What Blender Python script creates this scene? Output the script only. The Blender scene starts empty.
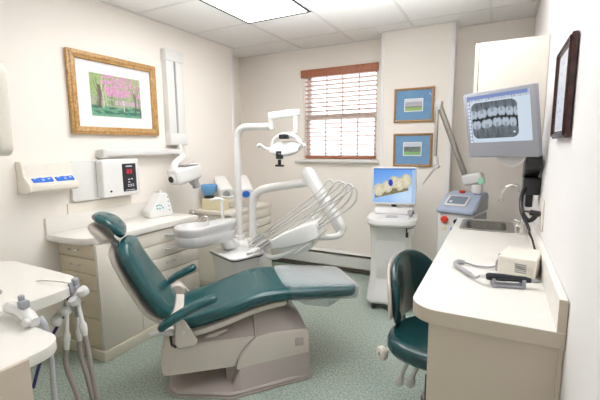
import bpy, bmesh, math, random
from mathutils import Vector, Matrix, noise
random.seed(7)
S = bpy.context.scene
COL = S.collection
R = math.radians

# ------------------------------------------------------------------ materials
def mat(name, col, rough=.5, metal=0., spec=.5, noise_amt=0., noise_scale=30., bump=0., bump_scale=200., coat=0., trans=0., emit=None, estr=0., alpha=1.):
    m = bpy.data.materials.new(name); m.use_nodes = True
    nt = m.node_tree; b = nt.nodes['Principled BSDF']
    b.inputs['Base Color'].default_value = (*col, 1)
    b.inputs['Roughness'].default_value = rough
    b.inputs['Metallic'].default_value = metal
    b.inputs['Specular IOR Level'].default_value = spec
    b.inputs['Coat Weight'].default_value = coat
    b.inputs['Coat Roughness'].default_value = .08
    b.inputs['Transmission Weight'].default_value = trans
    b.inputs['Alpha'].default_value = alpha
    if emit:
        b.inputs['Emission Color'].default_value = (*emit, 1)
        b.inputs['Emission Strength'].default_value = estr
    tc = nt.nodes.new('ShaderNodeTexCoord')
    if noise_amt > 0:
        n = nt.nodes.new('ShaderNodeTexNoise'); n.inputs['Scale'].default_value = noise_scale
        n.inputs['Detail'].default_value = 4
        nt.links.new(tc.outputs['Object'], n.inputs['Vector'])
        r = nt.nodes.new('ShaderNodeValToRGB')
        r.color_ramp.elements[0].position = .3; r.color_ramp.elements[1].position = .7
        r.color_ramp.elements[0].color = (*[c*(1-noise_amt) for c in col], 1)
        r.color_ramp.elements[1].color = (*[min(1, c*(1+noise_amt)) for c in col], 1)
        nt.links.new(n.outputs['Fac'], r.inputs['Fac']); nt.links.new(r.outputs['Color'], b.inputs['Base Color'])
    if bump > 0:
        n2 = nt.nodes.new('ShaderNodeTexNoise'); n2.inputs['Scale'].default_value = bump_scale
        nt.links.new(tc.outputs['Object'], n2.inputs['Vector'])
        bp = nt.nodes.new('ShaderNodeBump'); bp.inputs['Strength'].default_value = bump; bp.inputs['Distance'].default_value = .002
        nt.links.new(n2.outputs['Fac'], bp.inputs['Height']); nt.links.new(bp.outputs['Normal'], b.inputs['Normal'])
    return m

def attr_mat(name, rough=.4, estr=0.):
    m = bpy.data.materials.new(name); m.use_nodes = True
    nt = m.node_tree; b = nt.nodes['Principled BSDF']
    a = nt.nodes.new('ShaderNodeAttribute'); a.attribute_name = 'Col'
    nt.links.new(a.outputs['Color'], b.inputs['Base Color'])
    b.inputs['Roughness'].default_value = rough
    if estr:
        b.inputs['Specular IOR Level'].default_value = .2
        nt.links.new(a.outputs['Color'], b.inputs['Emission Color'])
        b.inputs['Emission Strength'].default_value = estr
        b.inputs['Base Color'].default_value = (.02, .02, .02, 1)
        for l in list(b.inputs['Base Color'].links): nt.links.remove(l)
    return m

def glass_mat(name, tint=(1, 1, 1), gloss=.08, rough=.02):
    m = bpy.data.materials.new(name); m.use_nodes = True
    nt = m.node_tree; nt.nodes.remove(nt.nodes['Principled BSDF'])
    out = nt.nodes['Material Output']
    t = nt.nodes.new('ShaderNodeBsdfTransparent'); t.inputs['Color'].default_value = (*tint, 1)
    g = nt.nodes.new('ShaderNodeBsdfGlossy'); g.inputs['Roughness'].default_value = rough
    mx = nt.nodes.new('ShaderNodeMixShader'); mx.inputs['Fac'].default_value = gloss
    nt.links.new(t.outputs[0], mx.inputs[1]); nt.links.new(g.outputs[0], mx.inputs[2]); nt.links.new(mx.outputs[0], out.inputs['Surface'])
    return m

def floor_mat():
    m = mat('green_speckled_vinyl', (.3, .4, .34), rough=.24, spec=.5)
    nt = m.node_tree; b = nt.nodes['Principled BSDF']
    tc = nt.nodes.new('ShaderNodeTexCoord')
    n1 = nt.nodes.new('ShaderNodeTexNoise'); n1.inputs['Scale'].default_value = 85; n1.inputs['Detail'].default_value = 6; n1.inputs['Roughness'].default_value = .75
    n2 = nt.nodes.new('ShaderNodeTexVoronoi'); n2.inputs['Scale'].default_value = 150
    r1 = nt.nodes.new('ShaderNodeValToRGB')
    e = r1.color_ramp.elements; e[0].position = .36; e[0].color = (.23, .31, .27, 1); e[1].position = .64; e[1].color = (.60, .66, .61, 1)
    x = e.new(.5); x.color = (.395, .475, .425, 1)
    r2 = nt.nodes.new('ShaderNodeValToRGB')
    r2.color_ramp.elements[0].color = (.82, .85, .83, 1); r2.color_ramp.elements[1].color = (1.12, 1.1, 1.08, 1)
    mx = nt.nodes.new('ShaderNodeMix'); mx.data_type = 'RGBA'; mx.blend_type = 'MULTIPLY'; mx.inputs['Factor'].default_value = .8
    nt.links.new(tc.outputs['Object'], n1.inputs['Vector']); nt.links.new(tc.outputs['Object'], n2.inputs['Vector'])
    nt.links.new(n1.outputs['Fac'], r1.inputs['Fac']); nt.links.new(n2.outputs['Color'], r2.inputs['Fac'])
    nt.links.new(r1.outputs['Color'], mx.inputs['A']); nt.links.new(r2.outputs['Color'], mx.inputs['B'])
    nt.links.new(mx.outputs['Result'], b.inputs['Base Color'])
    return m

def wood_mat(name, c1, c2, scale=12, rough=.4):
    m = mat(name, c1, rough=rough)
    nt = m.node_tree; b = nt.nodes['Principled BSDF']
    tc = nt.nodes.new('ShaderNodeTexCoord'); n = nt.nodes.new('ShaderNodeTexNoise')
    n.inputs['Scale'].default_value = scale; n.inputs['Detail'].default_value = 6; n.inputs['Distortion'].default_value = 1.5
    r = nt.nodes.new('ShaderNodeValToRGB'); r.color_ramp.elements[0].position = .35; r.color_ramp.elements[1].position = .65
    r.color_ramp.elements[0].color = (*c1, 1); r.color_ramp.elements[1].color = (*c2, 1)
    nt.links.new(tc.outputs['Object'], n.inputs['Vector']); nt.links.new(n.outputs['Fac'], r.inputs['Fac']); nt.links.new(r.outputs['Color'], b.inputs['Base Color'])
    return m

M = dict(
    wall=mat('cream_wall_paint', (.90, .85, .79), rough=.7, bump=.08, bump_scale=300),
    wall_white=mat('white_wall_paint', (.87, .85, .85), rough=.7, bump=.08, bump_scale=300),
    ceil=mat('white_ceiling_tile', (.82, .81, .80), rough=.9, noise_amt=.035, noise_scale=120, bump=.3, bump_scale=250),
    tbar=mat('ceiling_grid_metal', (.72, .71, .70), rough=.5),
    floor=floor_mat(),
    base=mat('cream_baseboard', (.77, .71, .60), rough=.5),
    lam=mat('cream_laminate', (.80, .755, .67), rough=.38, noise_amt=.02, noise_scale=60),
    top=mat('cream_countertop', (.80, .775, .73), rough=.3, noise_amt=.015, noise_scale=90),
    edge=mat('beige_counter_edge', (.58, .50, .405), rough=.4),
    gap=mat('dark_gap', (.10, .08, .06), rough=.8),
    tan=mat('beige_shaded_laminate', (.72, .63, .48), rough=.42, noise_amt=.02, noise_scale=60),
    white=mat('white_plastic', (.76, .755, .74), rough=.32),
    gloss=mat('gloss_white_plastic', (.80, .795, .785), rough=.18, coat=.3),
    enamel=mat('white_enamel_metal', (.74, .73, .715), rough=.3, coat=.2),
    grey=mat('pale_grey_plastic', (.66, .65, .64), rough=.4),
    cup=mat('light_grey_cuspidor', (.60, .59, .59), rough=.28, coat=.3),
    mid=mat('mid_grey_plastic', (.36, .36, .37), rough=.4),
    dark=mat('black_plastic', (.02, .02, .022), rough=.35),
    black=mat('black_frame_paint', (.015, .015, .018), rough=.5),
    beige=mat('taupe_plastic', (.63, .57, .51), rough=.4, noise_amt=.015),
    taupe=mat('taupe_base_plastic', (.47, .41, .385), rough=.36, noise_amt=.015),
    green=mat('teal_green_vinyl', (.006, .074, .082), rough=.24, spec=.55, coat=.2, bump=.05, bump_scale=500),
    stoolgreen=mat('dark_green_vinyl', (.006, .052, .057), rough=.24, spec=.5, coat=.25, bump=.05, bump_scale=500),
    chrome=mat('chrome', (.75, .74, .72), rough=.18, metal=1),
    steel=mat('brushed_steel', (.47, .455, .43), rough=.3, metal=1, noise_amt=.08, noise_scale=40),
    gold=wood_mat('gilt_oak_wood', (.36, .19, .06), (.60, .36, .14), 40, .35),
    brownframe=wood_mat('light_brown_wood', (.38, .20, .075), (.50, .29, .12), 30, .4),
    blindwood=wood_mat('red_brown_blind_wood', (.38, .13, .065), (.47, .18, .09), 25, .35),
    slat=wood_mat('blind_slat_wood', (.60, .40, .32), (.66, .46, .37), 25, .4),
    darkwood=wood_mat('dark_mahogany_wood', (.035, .012, .012), (.07, .025, .022), 30, .25),
    mat_white=mat('white_mat_board', (.88, .88, .89), rough=.8),
    mat_blue=mat('blue_mat_board', (.16, .34, .58), rough=.8, noise_amt=.04),
    hose=mat('taupe_rubber_hose', (.36, .32, .30), rough=.5),
    hosegrey=mat('grey_rubber_hose', (.50, .51, .56), rough=.45),
    purple=mat('purple_cable', (.05, .03, .20), rough=.4),
    bowl=mat('blue_rubber', (.18, .44, .78), rough=.4),
    blue=mat('bright_blue_plastic', (.04, .20, .80), rough=.3),
    yellow=mat('pale_yellow_plastic', (.82, .74, .50), rough=.4),
    red=mat('red_plastic', (.75, .06, .03), rough=.3),
    lasergrey=mat('blue_grey_plastic', (.36, .42, .55), rough=.4),
    laserside=mat('grey_machine_side', (.40, .41, .43), rough=.4),
    screen_dark=mat('grey_lcd', (.18, .22, .28), rough=.2),
    mongrey=mat('silver_grey_plastic', (.33, .335, .375), rough=.4),
    navy=mat('navy_grip', (.008, .009, .018), rough=.4),
    teal_ink=mat('teal_print', (.10, .42, .52), rough=.5),
    ink=mat('pale_print', (.70, .74, .80), rough=.5),
    green_tip=mat('pale_green_plastic', (.35, .68, .50), rough=.4),
    led=mat('red_led', (.3, .01, .02), emit=(1, .05, .1), estr=.5),
    lens=mat('translucent_lamp_shield', (.62, .76, .84), rough=.12, trans=.35),
    clear=glass_mat('clear_plastic', (.93, .94, .95), .22, .16),
    pane=glass_mat('window_glass', (1, 1, 1), .05),
    frameglass=glass_mat('picture_glass', (1, 1, 1), .04, .03),
    diffuser=mat('light_diffuser', (.9, .9, .9), rough=.4, emit=(1, .98, .97), estr=6.3),
    art=attr_mat('printed_art'), scr=attr_mat('lit_screen', estr=.8),
    siding=mat('white_siding', (.8, .82, .86), rough=.8),
)

# ------------------------------------------------------------------ mesh helpers
def NB(): return bmesh.new()
def merge(bm, b2, mtx=None):
    if mtx is not None: b2.transform(mtx)
    me = bpy.data.meshes.new('tmp'); b2.to_mesh(me); b2.free(); bm.from_mesh(me); bpy.data.meshes.remove(me)
    return bm
def bevel_all(b, w, seg=2, ang=30):
    if w <= 0: return
    b.normal_update()
    es = [e for e in b.edges if len(e.link_faces) == 2 and e.calc_face_angle(0) > R(ang)]
    bmesh.ops.bevel(b, geom=es, offset=w, segments=seg, profile=.5, affect='EDGES', clamp_overlap=True)
def box(bm, x0, x1, y0, y1, z0, z1, bev=.004, seg=2, mtx=None):
    b = NB(); bmesh.ops.create_cube(b, size=1)
    for v in b.verts: v.co = Vector(((x0+x1)/2+v.co.x*(x1-x0), (y0+y1)/2+v.co.y*(y1-y0), (z0+z1)/2+v.co.z*(z1-z0)))
    bevel_all(b, min(bev, .45*min(abs(x1-x0), abs(y1-y0), abs(z1-z0))), seg)
    return merge(bm, b, mtx)
def prism(bm, poly, axis, a, c, bev=.004, seg=2, mtx=None):
    """poly: 2-D outline; axis 'z' -> (x,y), 'y' -> (x,z), 'x' -> (y,z); swept from a to c along the axis."""
    b = NB()
    def p3(p, t): return {'z': (p[0], p[1], t), 'y': (p[0], t, p[1]), 'x': (t, p[0], p[1])}[axis]
    A = [b.verts.new(p3(p, a)) for p in poly]; B = [b.verts.new(p3(p, c)) for p in poly]
    n = len(poly); b.faces.new(A); b.faces.new(B[::-1])
    for i in range(n): b.faces.new((A[i], B[i], B[(i+1) % n], A[(i+1) % n]))
    bmesh.ops.recalc_face_normals(b, faces=b.faces[:])
    bevel_all(b, bev, seg, 25)
    return merge(bm, b, mtx)
def spline(pts, n=8):
    P = [Vector(p) for p in pts]; out = []
    for i in range(len(P)-1):
        p0 = P[max(i-1, 0)]; p1 = P[i]; p2 = P[i+1]; p3 = P[min(i+2, len(P)-1)]
        for k in range(n):
            t = k/n; out.append(.5*((2*p1)+(-p0+p2)*t+(2*p0-5*p1+4*p2-p3)*t*t+(-p0+3*p1-3*p2+p3)*t**3))
    out.append(P[-1]); return out
def tube(bm, pts, r, seg=12, cap=True):
    P = [Vector(p) for p in pts]; n = len(P)
    rr = r if isinstance(r, (list, tuple)) else [r]*n
    if len(rr) != n: rr = [rr[0]+(rr[-1]-rr[0])*i/(n-1) for i in range(n)]
    T = [(P[min(i+1, n-1)]-P[max(i-1, 0)]).normalized() for i in range(n)]
    up = Vector((0, 0, 1)) if abs(T[0].z) < .9 else Vector((1, 0, 0))
    u = T[0].cross(up).normalized(); rings = []
    for i in range(n):
        u = (u-T[i]*u.dot(T[i])).normalized(); v = T[i].cross(u)
        rings.append([bm.verts.new(P[i]+(u*math.cos(2*math.pi*k/seg)+v*math.sin(2*math.pi*k/seg))*rr[i]) for k in range(seg)])
    for a, c in zip(rings, rings[1:]):
        for k in range(seg): bm.faces.new((a[k], a[(k+1) % seg], c[(k+1) % seg], c[k]))
    if cap: bm.faces.new(rings[0][::-1]); bm.faces.new(rings[-1])
    return bm
def loft(bm, rings, cap=True):
    V = [[bm.verts.new(p) for p in r] for r in rings]; n = len(V[0])
    for a, c in zip(V, V[1:]):
        for k in range(n): bm.faces.new((a[k], a[(k+1) % n], c[(k+1) % n], c[k]))
    if cap: bm.faces.new(V[0][::-1]); bm.faces.new(V[-1])
    bmesh.ops.recalc_face_normals(bm, faces=bm.faces[:])
    return bm
def lathe(bm, prof, o=(0, 0, 0), seg=28, sx=1, sy=1, mtx=None):
    b = NB(); rings = []
    for r, z in prof:
        rings.append([b.verts.new((r*sx*math.cos(2*math.pi*k/seg), r*sy*math.sin(2*math.pi*k/seg), z)) for k in range(seg)])
    for a, c in zip(rings, rings[1:]):
        for k in range(seg): b.faces.new((a[k], a[(k+1) % seg], c[(k+1) % seg], c[k]))
    b.faces.new(rings[0][::-1]); b.faces.new(rings[-1])
    bmesh.ops.recalc_face_normals(b, faces=b.faces[:])
    b.transform(Matrix.Translation(o)); return merge(bm, b, mtx)
def cyl(bm, p, q, r, seg=20, bev=.0):
    p = Vector(p); q = Vector(q); d = q-p; L = d.length
    prof = [(r, 0), (r, L)] if bev <= 0 else [(r-bev, 0), (r, bev), (r, L-bev), (r-bev, L)]
    return lathe(bm, prof, seg=seg, mtx=Matrix.Translation(p) @ d.to_track_quat('Z', 'Y').to_matrix().to_4x4())
def rrect(x0, x1, y0, y1, r, n=6):
    out = []
    for cx, cy, a0 in ((x1-r, y1-r, 0), (x0+r, y1-r, 90), (x0+r, y0+r, 180), (x1-r, y0+r, 270)):
        for k in range(n+1):
            a = R(a0+90*k/n); out.append((cx+r*math.cos(a), cy+r*math.sin(a)))
    return out
def cushion(bm, cl, w, up, dn, y0=0., endr=.06, n=40, ex=3.2, seg=32, dish=0.):
    """padded slab along a centre line cl [(s,z)] in the x-z plane; w, up, dn: half-width and thickness above / below, piecewise along it."""
    pts = spline([(a, 0, c) for a, c in cl], 24); L = [0]
    for a, c in zip(pts, pts[1:]): L.append(L[-1]+(c-a).length)
    tot = L[-1]
    def at(d):
        for i in range(len(L)-1):
            if d <= L[i+1]+1e-9:
                t = (d-L[i])/max(L[i+1]-L[i], 1e-9); return pts[i].lerp(pts[i+1], t), (pts[i+1]-pts[i]).normalized()
        return pts[-1], (pts[-1]-pts[-2]).normalized()
    def f(v, u):
        if not isinstance(v, (list, tuple)): return v
        x = u*(len(v)-1); i = min(int(x), len(v)-2); t = x-i; t = t*t*(3-2*t); return v[i]*(1-t)+v[i+1]*t
    rings = []
    for i in range(n+1):
        u = .5-.5*math.cos(math.pi*i/n); d = u*tot; p, T = at(d); N = Vector((-T.z, 0, T.x))
        e = min(d, tot-d); k = 1 if e >= endr else math.sqrt(max(1-(1-e/endr)**2, 1e-4))
        kw = 1 if e >= endr*1.4 else (max(1-(1-e/(endr*1.4))**2.6, 1e-3))**(1/2.6)
        W = f(w, u)*kw; U = f(up, u)*k; D = f(dn, u)*k; ring = []
        for j in range(seg):
            a = 2*math.pi*j/seg; ca, sa = math.cos(a), math.sin(a)
            x = math.copysign(abs(ca)**(2/ex), ca)*W; q = math.copysign(abs(sa)**(2/ex), sa)
            z = q*(U if q > 0 else D)
            if q > 0 and dish: z -= dish*max(0, 1-(x/max(W, 1e-6))**2)*k*q
            ring.append(p+N*z+Vector((0, y0+x, 0)))
        rings.append(ring)
    return loft(bm, rings)
def paint(bm_name, p0, du, dv, nu, nv, fn):
    """a flat printed sheet, each cell coloured by fn(u,v)."""
    p0, du, dv = Vector(p0), Vector(du), Vector(dv)
    me = bpy.data.meshes.new(bm_name); vs = []; fs = []
    for j in range(nv+1):
        for i in range(nu+1): vs.append(p0+du*(i/nu)+dv*(j/nv))
    for j in range(nv):
        for i in range(nu):
            a = j*(nu+1)+i; fs.append((a, a+1, a+nu+2, a+nu+1))
    me.from_pydata(vs, [], fs)
    at = me.color_attributes.new('Col', 'FLOAT_COLOR', 'CORNER'); k = 0; data = []
    for j in range(nv):
        for i in range(nu):
            c = [max(0, q)**1.9 for q in fn((i+.5)/nu, (j+.5)/nv)]; data += [c[0], c[1], c[2], 1.0]*4
    at.data.foreach_set('color', data)
    return me

# ------------------------------------------------------------------ scene graph helpers
def finish(me, m, ang=38):
    me.materials.append(m)
    me.polygons.foreach_set('use_smooth', [True]*len(me.polygons))
    me.set_sharp_from_angle(angle=R(ang))
def obj(name, bm, m, parent=None, world=False, label=None, ang=38):
    if isinstance(bm, bpy.types.Mesh): me = bm
    else:
        me = bpy.data.meshes.new(name); bm.to_mesh(me); bm.free()
    if world and parent is not None: me.transform(wm(parent).inverted())
    finish(me, m, ang)
    o = bpy.data.objects.new(name, me); COL.objects.link(o)
    if parent is not None: o.parent = parent
    if label: o['label'] = label
    return o
def wm(o):
    m = Matrix.Translation(o.location) @ o.rotation_euler.to_matrix().to_4x4()
    return wm(o.parent) @ m if o.parent else m
def thing(name, label, cat, loc=(0, 0, 0), rz=0., group=None):
    o = bpy.data.objects.new(name, None); COL.objects.link(o)
    o.empty_display_size = .1; o.location = loc; o.rotation_euler = (0, 0, rz)
    o['label'] = label; o['category'] = cat
    if group: o['group'] = group
    return o
def tag(o, label, cat, group=None):
    o['label'] = label; o['category'] = cat
    if group: o['group'] = group
    return o
def struct(name, bm, m, parent=None):
    o = obj(name, bm, m, parent)
    if parent is None: o['kind'] = 'structure'
    return o
def based(bm, name, m, label, cat):
    """a thing that is one mesh: its origin at its base."""
    xs = [v.co.copy() for v in bm.verts]
    c = Vector(((min(v.x for v in xs)+max(v.x for v in xs))/2, (min(v.y for v in xs)+max(v.y for v in xs))/2, min(v.z for v in xs)))
    bm.transform(Matrix.Translation(-c)); o = obj(name, bm, m); o.location = c; return tag(o, label, cat)

# ================================================================== THE ROOM
LW, RW, CH, BW = -2.535, .20, 2.36, 3.77
b = NB(); box(b, -3.0, .5, -2.4, 4.0, -.1, 0, 0); struct('floor', b, M['floor'])
b = NB(); box(b, -3.0, .5, -2.4, 4.0, CH, CH+.08, 0); struct('ceiling', b, M['ceil'])
b = NB()
for x in (-1.915, -1.335, -.725, -.118): box(b, x-.011, x+.011, -2.4, BW, CH-.004, CH+.01, 0)
for y in (-1.5, -.89, -.28, .33, .95, 1.56, 2.17, 2.775, 3.385): box(b, LW, RW, y-.011, y+.011, CH-.004, CH+.01, 0)
box(b, LW, LW+.022, -2.4, 3.36, CH-.006, CH+.01, 0); box(b, RW-.022, RW, -2.4, BW, CH-.006, CH+.01, 0)
box(b, -2.75, -1.01, BW-.022, BW, CH-.006, CH+.01, 0); box(b, -1.01, -.38, 3.563, 3.585, CH-.006, CH+.01, 0)
box(b, -.38, RW, BW-.022, BW, CH-.006, CH+.01, 0); box(b, -.40, -.362, 3.55, 3.62, CH-.012, CH, .002); box(b, -1.03, -.99, 3.55, 3.62, CH-.012, CH, .002)
struct('trim_1', b, M['tbar'])
b = NB(); box(b, -3.0, LW, -2.4, 3.36, 0, CH, 0); box(b, -3.0, -2.75, 3.36, 4.0, 0, CH, 0); struct('wall_left', b, M['wall'])
b = NB(); box(b, RW, .5, -2.4, 4.0, 0, CH, 0); struct('wall_right', b, M['wall_white'])
b = NB(); box(b, -3.0, .5, -2.5, -2.4, 0, CH, 0); struct('wall_front', b, M['wall_white'])
HX0, HX1, HZ0, HZ1 = -1.905, -1.10, 1.20, 2.12
b = NB()
box(b, -2.75, HX0, BW, BW+.16, 0, CH, 0); box(b, HX1, .3, BW, BW+.16, 0, CH, 0)
box(b, HX0, HX1, BW, BW+.16, 0, HZ0, 0); box(b, HX0, HX1, BW, BW+.16, HZ1, CH, 0)
box(b, -1.01, -.384, 3.585, BW+.02, 0, CH, 0)
struct('wall_back', b, M['wall'])
b = NB()
box(b, -1.012, -.985, 3.578, 3.60, 0, CH-.01, .002); box(b, -.418, -.38, 3.578, 3.61, 0, CH-.01, .002)
box(b, LW-.01, LW+.006, 3.325, 3.364, 0, CH-.01, .002)
struct('trim_2', b, M['wall_white'])
b = NB(); box(b, LW, LW+.012, -2.4, 3.36, 0, .10, .003); struct('baseboard_left', b, M['base'])
b = NB(); box(b, -2.75, -1.01, BW-.012, BW, 0, .05, .002); box(b, -1.01, -.384, 3.573, 3.585, 0, .10, .003); box(b, -.384, RW, BW-.012, BW, 0, .10, .003); struct('baseboard_back', b, M['base'])
# window
b = NB()
box(b, -1.965, -1.907, BW-.012, BW, 1.197, 2.118, .003); box(b, -1.097, -1.045, BW-.012, BW, 1.197, 2.118, .003); box(b, -1.965, -1.045, BW-.012, BW, 2.12, 2.165, .003)
box(b, -1.95, -1.06, BW-.014, BW, 1.125, 1.168, .004)
w = struct('window_1', b, M['wall']); 
b = NB(); box(b, -2.0, -1.02, BW-.06, BW+.05, 1.166, 1.196, .006); obj('window_sill', b, M['white'], w)
for nm, z0, z1, y in (('lower_sash', 1.20, 1.665, BW+.055), ('upper_sash', 1.63, 2.12, BW+.095)):
    b = NB(); box(b, HX0, HX0+.04, y, y+.035, z0, z1, .003); box(b, HX1-.04, HX1, y, y+.035, z0, z1, .003)
    box(b, HX0+.04, HX1-.04, y, y+.035, z0, z0+.04, .003); box(b, HX0+.04, HX1-.04, y, y+.035, z1-.04, z1, .003)
    for k in (1, 2, 3):
        x = HX0+.04+(HX1-HX0-.08)*k/4; box(b, x-.006, x+.006, y+.006, y+.03, z0+.04, z1-.04, .002)
    s = obj(nm, b, M['white'], w)
    b = NB(); box(b, HX0+.04, HX1-.04, y+.016, y+.020, z0+.04, z1-.04, 0); obj('pane', b, M['pane'], s)
# wooden venetian blind
t = thing('window_blind', 'red-brown wooden venetian blind with open slats hung in the back window', 'blind', (-1.505, BW, 1.20))
b = NB(); box(b, -1.93, -1.085, BW-.03, BW+.05, 2.058, 2.136, .004); obj('valance', b, M['blindwood'], t, True)
b = NB()
for k in range(18):
    z = 1.262+.0445*k; box(b, HX0+.012, HX1-.012, BW-.004, BW+.044, z-.0022, z+.0022, .0008, 1, Matrix.Translation((0, BW+.02, z)) @ Matrix.Rotation(R(-9), 4, 'X') @ Matrix.Translation((0, -BW-.02, -z)))
obj('slats', b, M['slat'], t, True)
b = NB(); box(b, HX0+.01, HX1-.01, BW-.006, BW+.046, 1.208, 1.232, .004); obj('bottom_rail', b, M['blindwood'], t, True)
for x in (HX0+.10, HX1-.10, -1.50):
    b = NB()
    for yy in (BW-.006, BW+.046): tube(b, [(x, yy, 1.22), (x, yy, 2.07)], .0012, 5)
    obj('ladder_cord', b, M['slat'], t, True)
b = NB(); tube(b, [(HX0+.03, BW-.035, 2.07), (HX0+.028, BW-.035, 1.45)], .0022, 6); obj('pull_cord', b, M['slat'], t, True)

# ceiling light
t = thing('ceiling_light', 'bright recessed fluorescent ceiling light panel with black frame', 'ceiling light', (-1.625, 2.16, CH-.012), 0, 'recessed ceiling light panels')
b = NB(); x0, x1, y0, y1 = -1.913, -1.337, 1.57, 2.772
for a in ((x0, x0+.018, y0, y1), (x1-.018, x1, y0, y1), (x0+.018, x1-.018, y0, y0+.018), (x0+.018, x1-.018, y1-.018, y1)): box(b, *a, CH-.010, CH+.0, .002)
obj('frame', b, M['black'], t, True)
b = NB(); box(b, x0+.018, x1-.018, y0+.018, y1-.018, CH-.006, CH-.001, 0); obj('diffuser', b, M['diffuser'], t, True)
# unseen second panel behind the camera, added for fill light
t = thing('ceiling_light', 'added unseen ceiling light panel behind the camera for fill light', 'ceiling light', (-1.03, -1.5, CH-.012), 0, 'recessed ceiling light panels')
b = NB(); x0, x1, y0, y1 = -1.32, -.74, -2.1, -.90
for a in ((x0, x0+.018, y0, y1), (x1-.018, x1, y0, y1), (x0+.018, x1-.018, y0, y0+.018), (x0+.018, x1-.018, y1-.018, y1)): box(b, *a, CH-.010, CH+.0, .002)
obj('frame', b, M['black'], t, True)
b = NB(); box(b, x0+.018, x1-.018, y0+.018, y1-.018, CH-.006, CH-.001, 0); obj('diffuser', b, M['diffuser'], t, True)

# baseboard heater
t = thing('baseboard_heater', 'long low white baseboard heater along the wall under the window', 'heater', (-1.9, 3.70, .0))
b = NB(); prism(b, [(3.77, .03), (3.70, .05), (3.695, .165), (3.72, .205), (3.77, .215)], 'x', -2.74, -1.015, .003); obj('cover', b, M['enamel'], t, True)
b = NB(); box(b, -2.70, -1.06, 3.690, 3.712, .183, .199, .002); box(b, -2.70, -1.06, 3.688, 3.705, .028, .052, .002); obj('vent_slot', b, M['gap'], t, True)
b = NB(); box(b, -2.74, -1.015, 3.692, 3.698, .060, .074, .002); obj('damper_lip', b, M['enamel'], t, True)
for x0 in (-1.075, ): 
    b = NB(); box(b, x0, x0+.06, 3.688, 3.77, 0, .222, .006); obj('end_cap', b, M['enamel'], t, True)

# ================================================================== PICTURES
def framed(name, label, cen, wdt, hgt, fw, axis, mframe, mmat, art, aw, ah, adx=0., adz=0., depth=.03, group=None, nu=80, nv=56, glass=True):
    """axis 'x': on the left wall facing +x; 'y': on a back wall facing -y; '-x': on the right wall."""
    t = thing(name, label, 'picture', cen, {'y': 0, 'x': R(90), '-x': R(-90)}[axis], group)   # local: x along the wall, -y out of it
    b = NB(); W, H = wdt/2, hgt/2
    def fr(pl): return pl
    for a in (0, 1, 2, 3):
        c = [(-W, -H), (W, -H), (W, H), (-W, H)]; i = [(-W+fw, -H+fw), (W-fw, -H+fw), (W-fw, H-fw), (-W+fw, H-fw)]
        p = [c[a], c[(a+1) % 4], i[(a+1) % 4], i[a]]
        prism(b, p, 'y', -depth, 0, .004, 2)
        m_ = .3; q = [tuple(c[a][k]*(1-m_)+i[a][k]*m_ for k in (0, 1)), tuple(c[(a+1) % 4][k]*(1-m_)+i[(a+1) % 4][k]*m_ for k in (0, 1)), tuple(c[(a+1) % 4][k]*.35+i[(a+1) % 4][k]*.65 for k in (0, 1)), tuple(c[a][k]*.35+i[a][k]*.65 for k in (0, 1))]
        prism(b, q, 'y', -depth-.006, -depth+.002, .003, 2)
    obj('frame', b, mframe, t)
    b = NB(); box(b, -W+fw*.6, W-fw*.6, -.012, -.004, -H+fw*.6, H-fw*.6, 0); obj('mat_board', b, mmat, t)
    me = paint('print', (adx-aw/2, -.0135, adz-ah/2), (aw, 0, 0), (0, 0, ah), nu, nv, art); obj('print', me, M['art'], t)
    if glass:
        b = NB(); box(b, -W+fw*.8, W-fw*.8, -.0185, -.0165, -H+fw*.8, H-fw*.8, 0); obj('glass', b, M['frameglass'], t)
    return t
def nz(u, v, s, o=0): return noise.noise(Vector((u*s, v*s, o)))*.5+.5
def mixc(a, c, t): t = max(0, min(1, t)); return tuple(a[k]*(1-t)+c[k]*t for k in range(3))
def park(u, v):
    # lawn with blossom trees
    fine = nz(u, v, 55, 4)
    lawn = mixc((.26, .50, .40), (.46, .70, .54), nz(u, v*3, 9, 3))
    if .06 < v < .26 and nz(u+v*.6, v*2.2, 7, 8) > .52: lawn = (.20, .40, .34)
    mid = mixc((.66, .76, .54), (.56, .52, .54), nz(u, v*1.5, 20, 1))
    pink = mixc((.66, .42, .56), (.88, .68, .80), nz(u, v, 24, 5)*.6+fine*.4)
    leaf = mixc((.40, .54, .28), (.74, .82, .56), nz(u, v, 22, 2)*.6+fine*.4)
    c = lawn if v < .25+.02*math.sin(u*9) else mid
    if .26 < v < .48 and nz(u, v*.7, 15, 11) > .54: c = mixc(mid, (.44, .62, .34), .8)
    if .30 < v < .40 and u > .45: c = mixc((.80, .70, .74), (.62, .56, .60), fine)
    top = .50+.14*(nz(u, 0, 9, 7)-.5)+.05*(fine-.5)
    if v > top: c = pink if u > .25+.2*(nz(u, v, 8, 9)-.5) else leaf
    if v > .68 and u > .3 and nz(u, v, 15, 12) < .40: c = leaf
    if u > .72 and v > .42 and nz(u, v, 13, 14) > .56: c = leaf
    for x, w_, z0, z1, col in ((.16, .026, .20, .74, (.36, .26, .28)), (.225, .011, .20, .96, (.78, .76, .66)), (.285, .009, .24, .90, (.74, .74, .62)), (.12, .008, .25, .9, (.40, .40, .30)), (.40, .008, .27, .56, (.44, .36, .36)), (.62, .009, .14, .44, (.86, .84, .76)), (.87, .018, .06, .62, (.36, .30, .32)), (.96, .010, .05, .52, (.42, .36, .34)), (.52, .005, .27, .5, (.46, .40, .42))):
        xx = x+.012*math.sin(v*9+x*20)
        if abs(u-xx) < w_*(1.25-.5*v) and z0 < v < z1: c = mixc(c, col, .9)
    for x0, s in ((.87, -1), (.87, 1), (.87, .5), (.87, -.45), (.16, 1), (.16, -.8)):
        if .42 < v < .82 and abs(u-(x0+s*(v-.42)*.30)) < .006: c = mixc(c, (.38, .30, .32), .75)
    return tuple(max(0, x*(.84+.32*fine)) for x in c)
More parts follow.
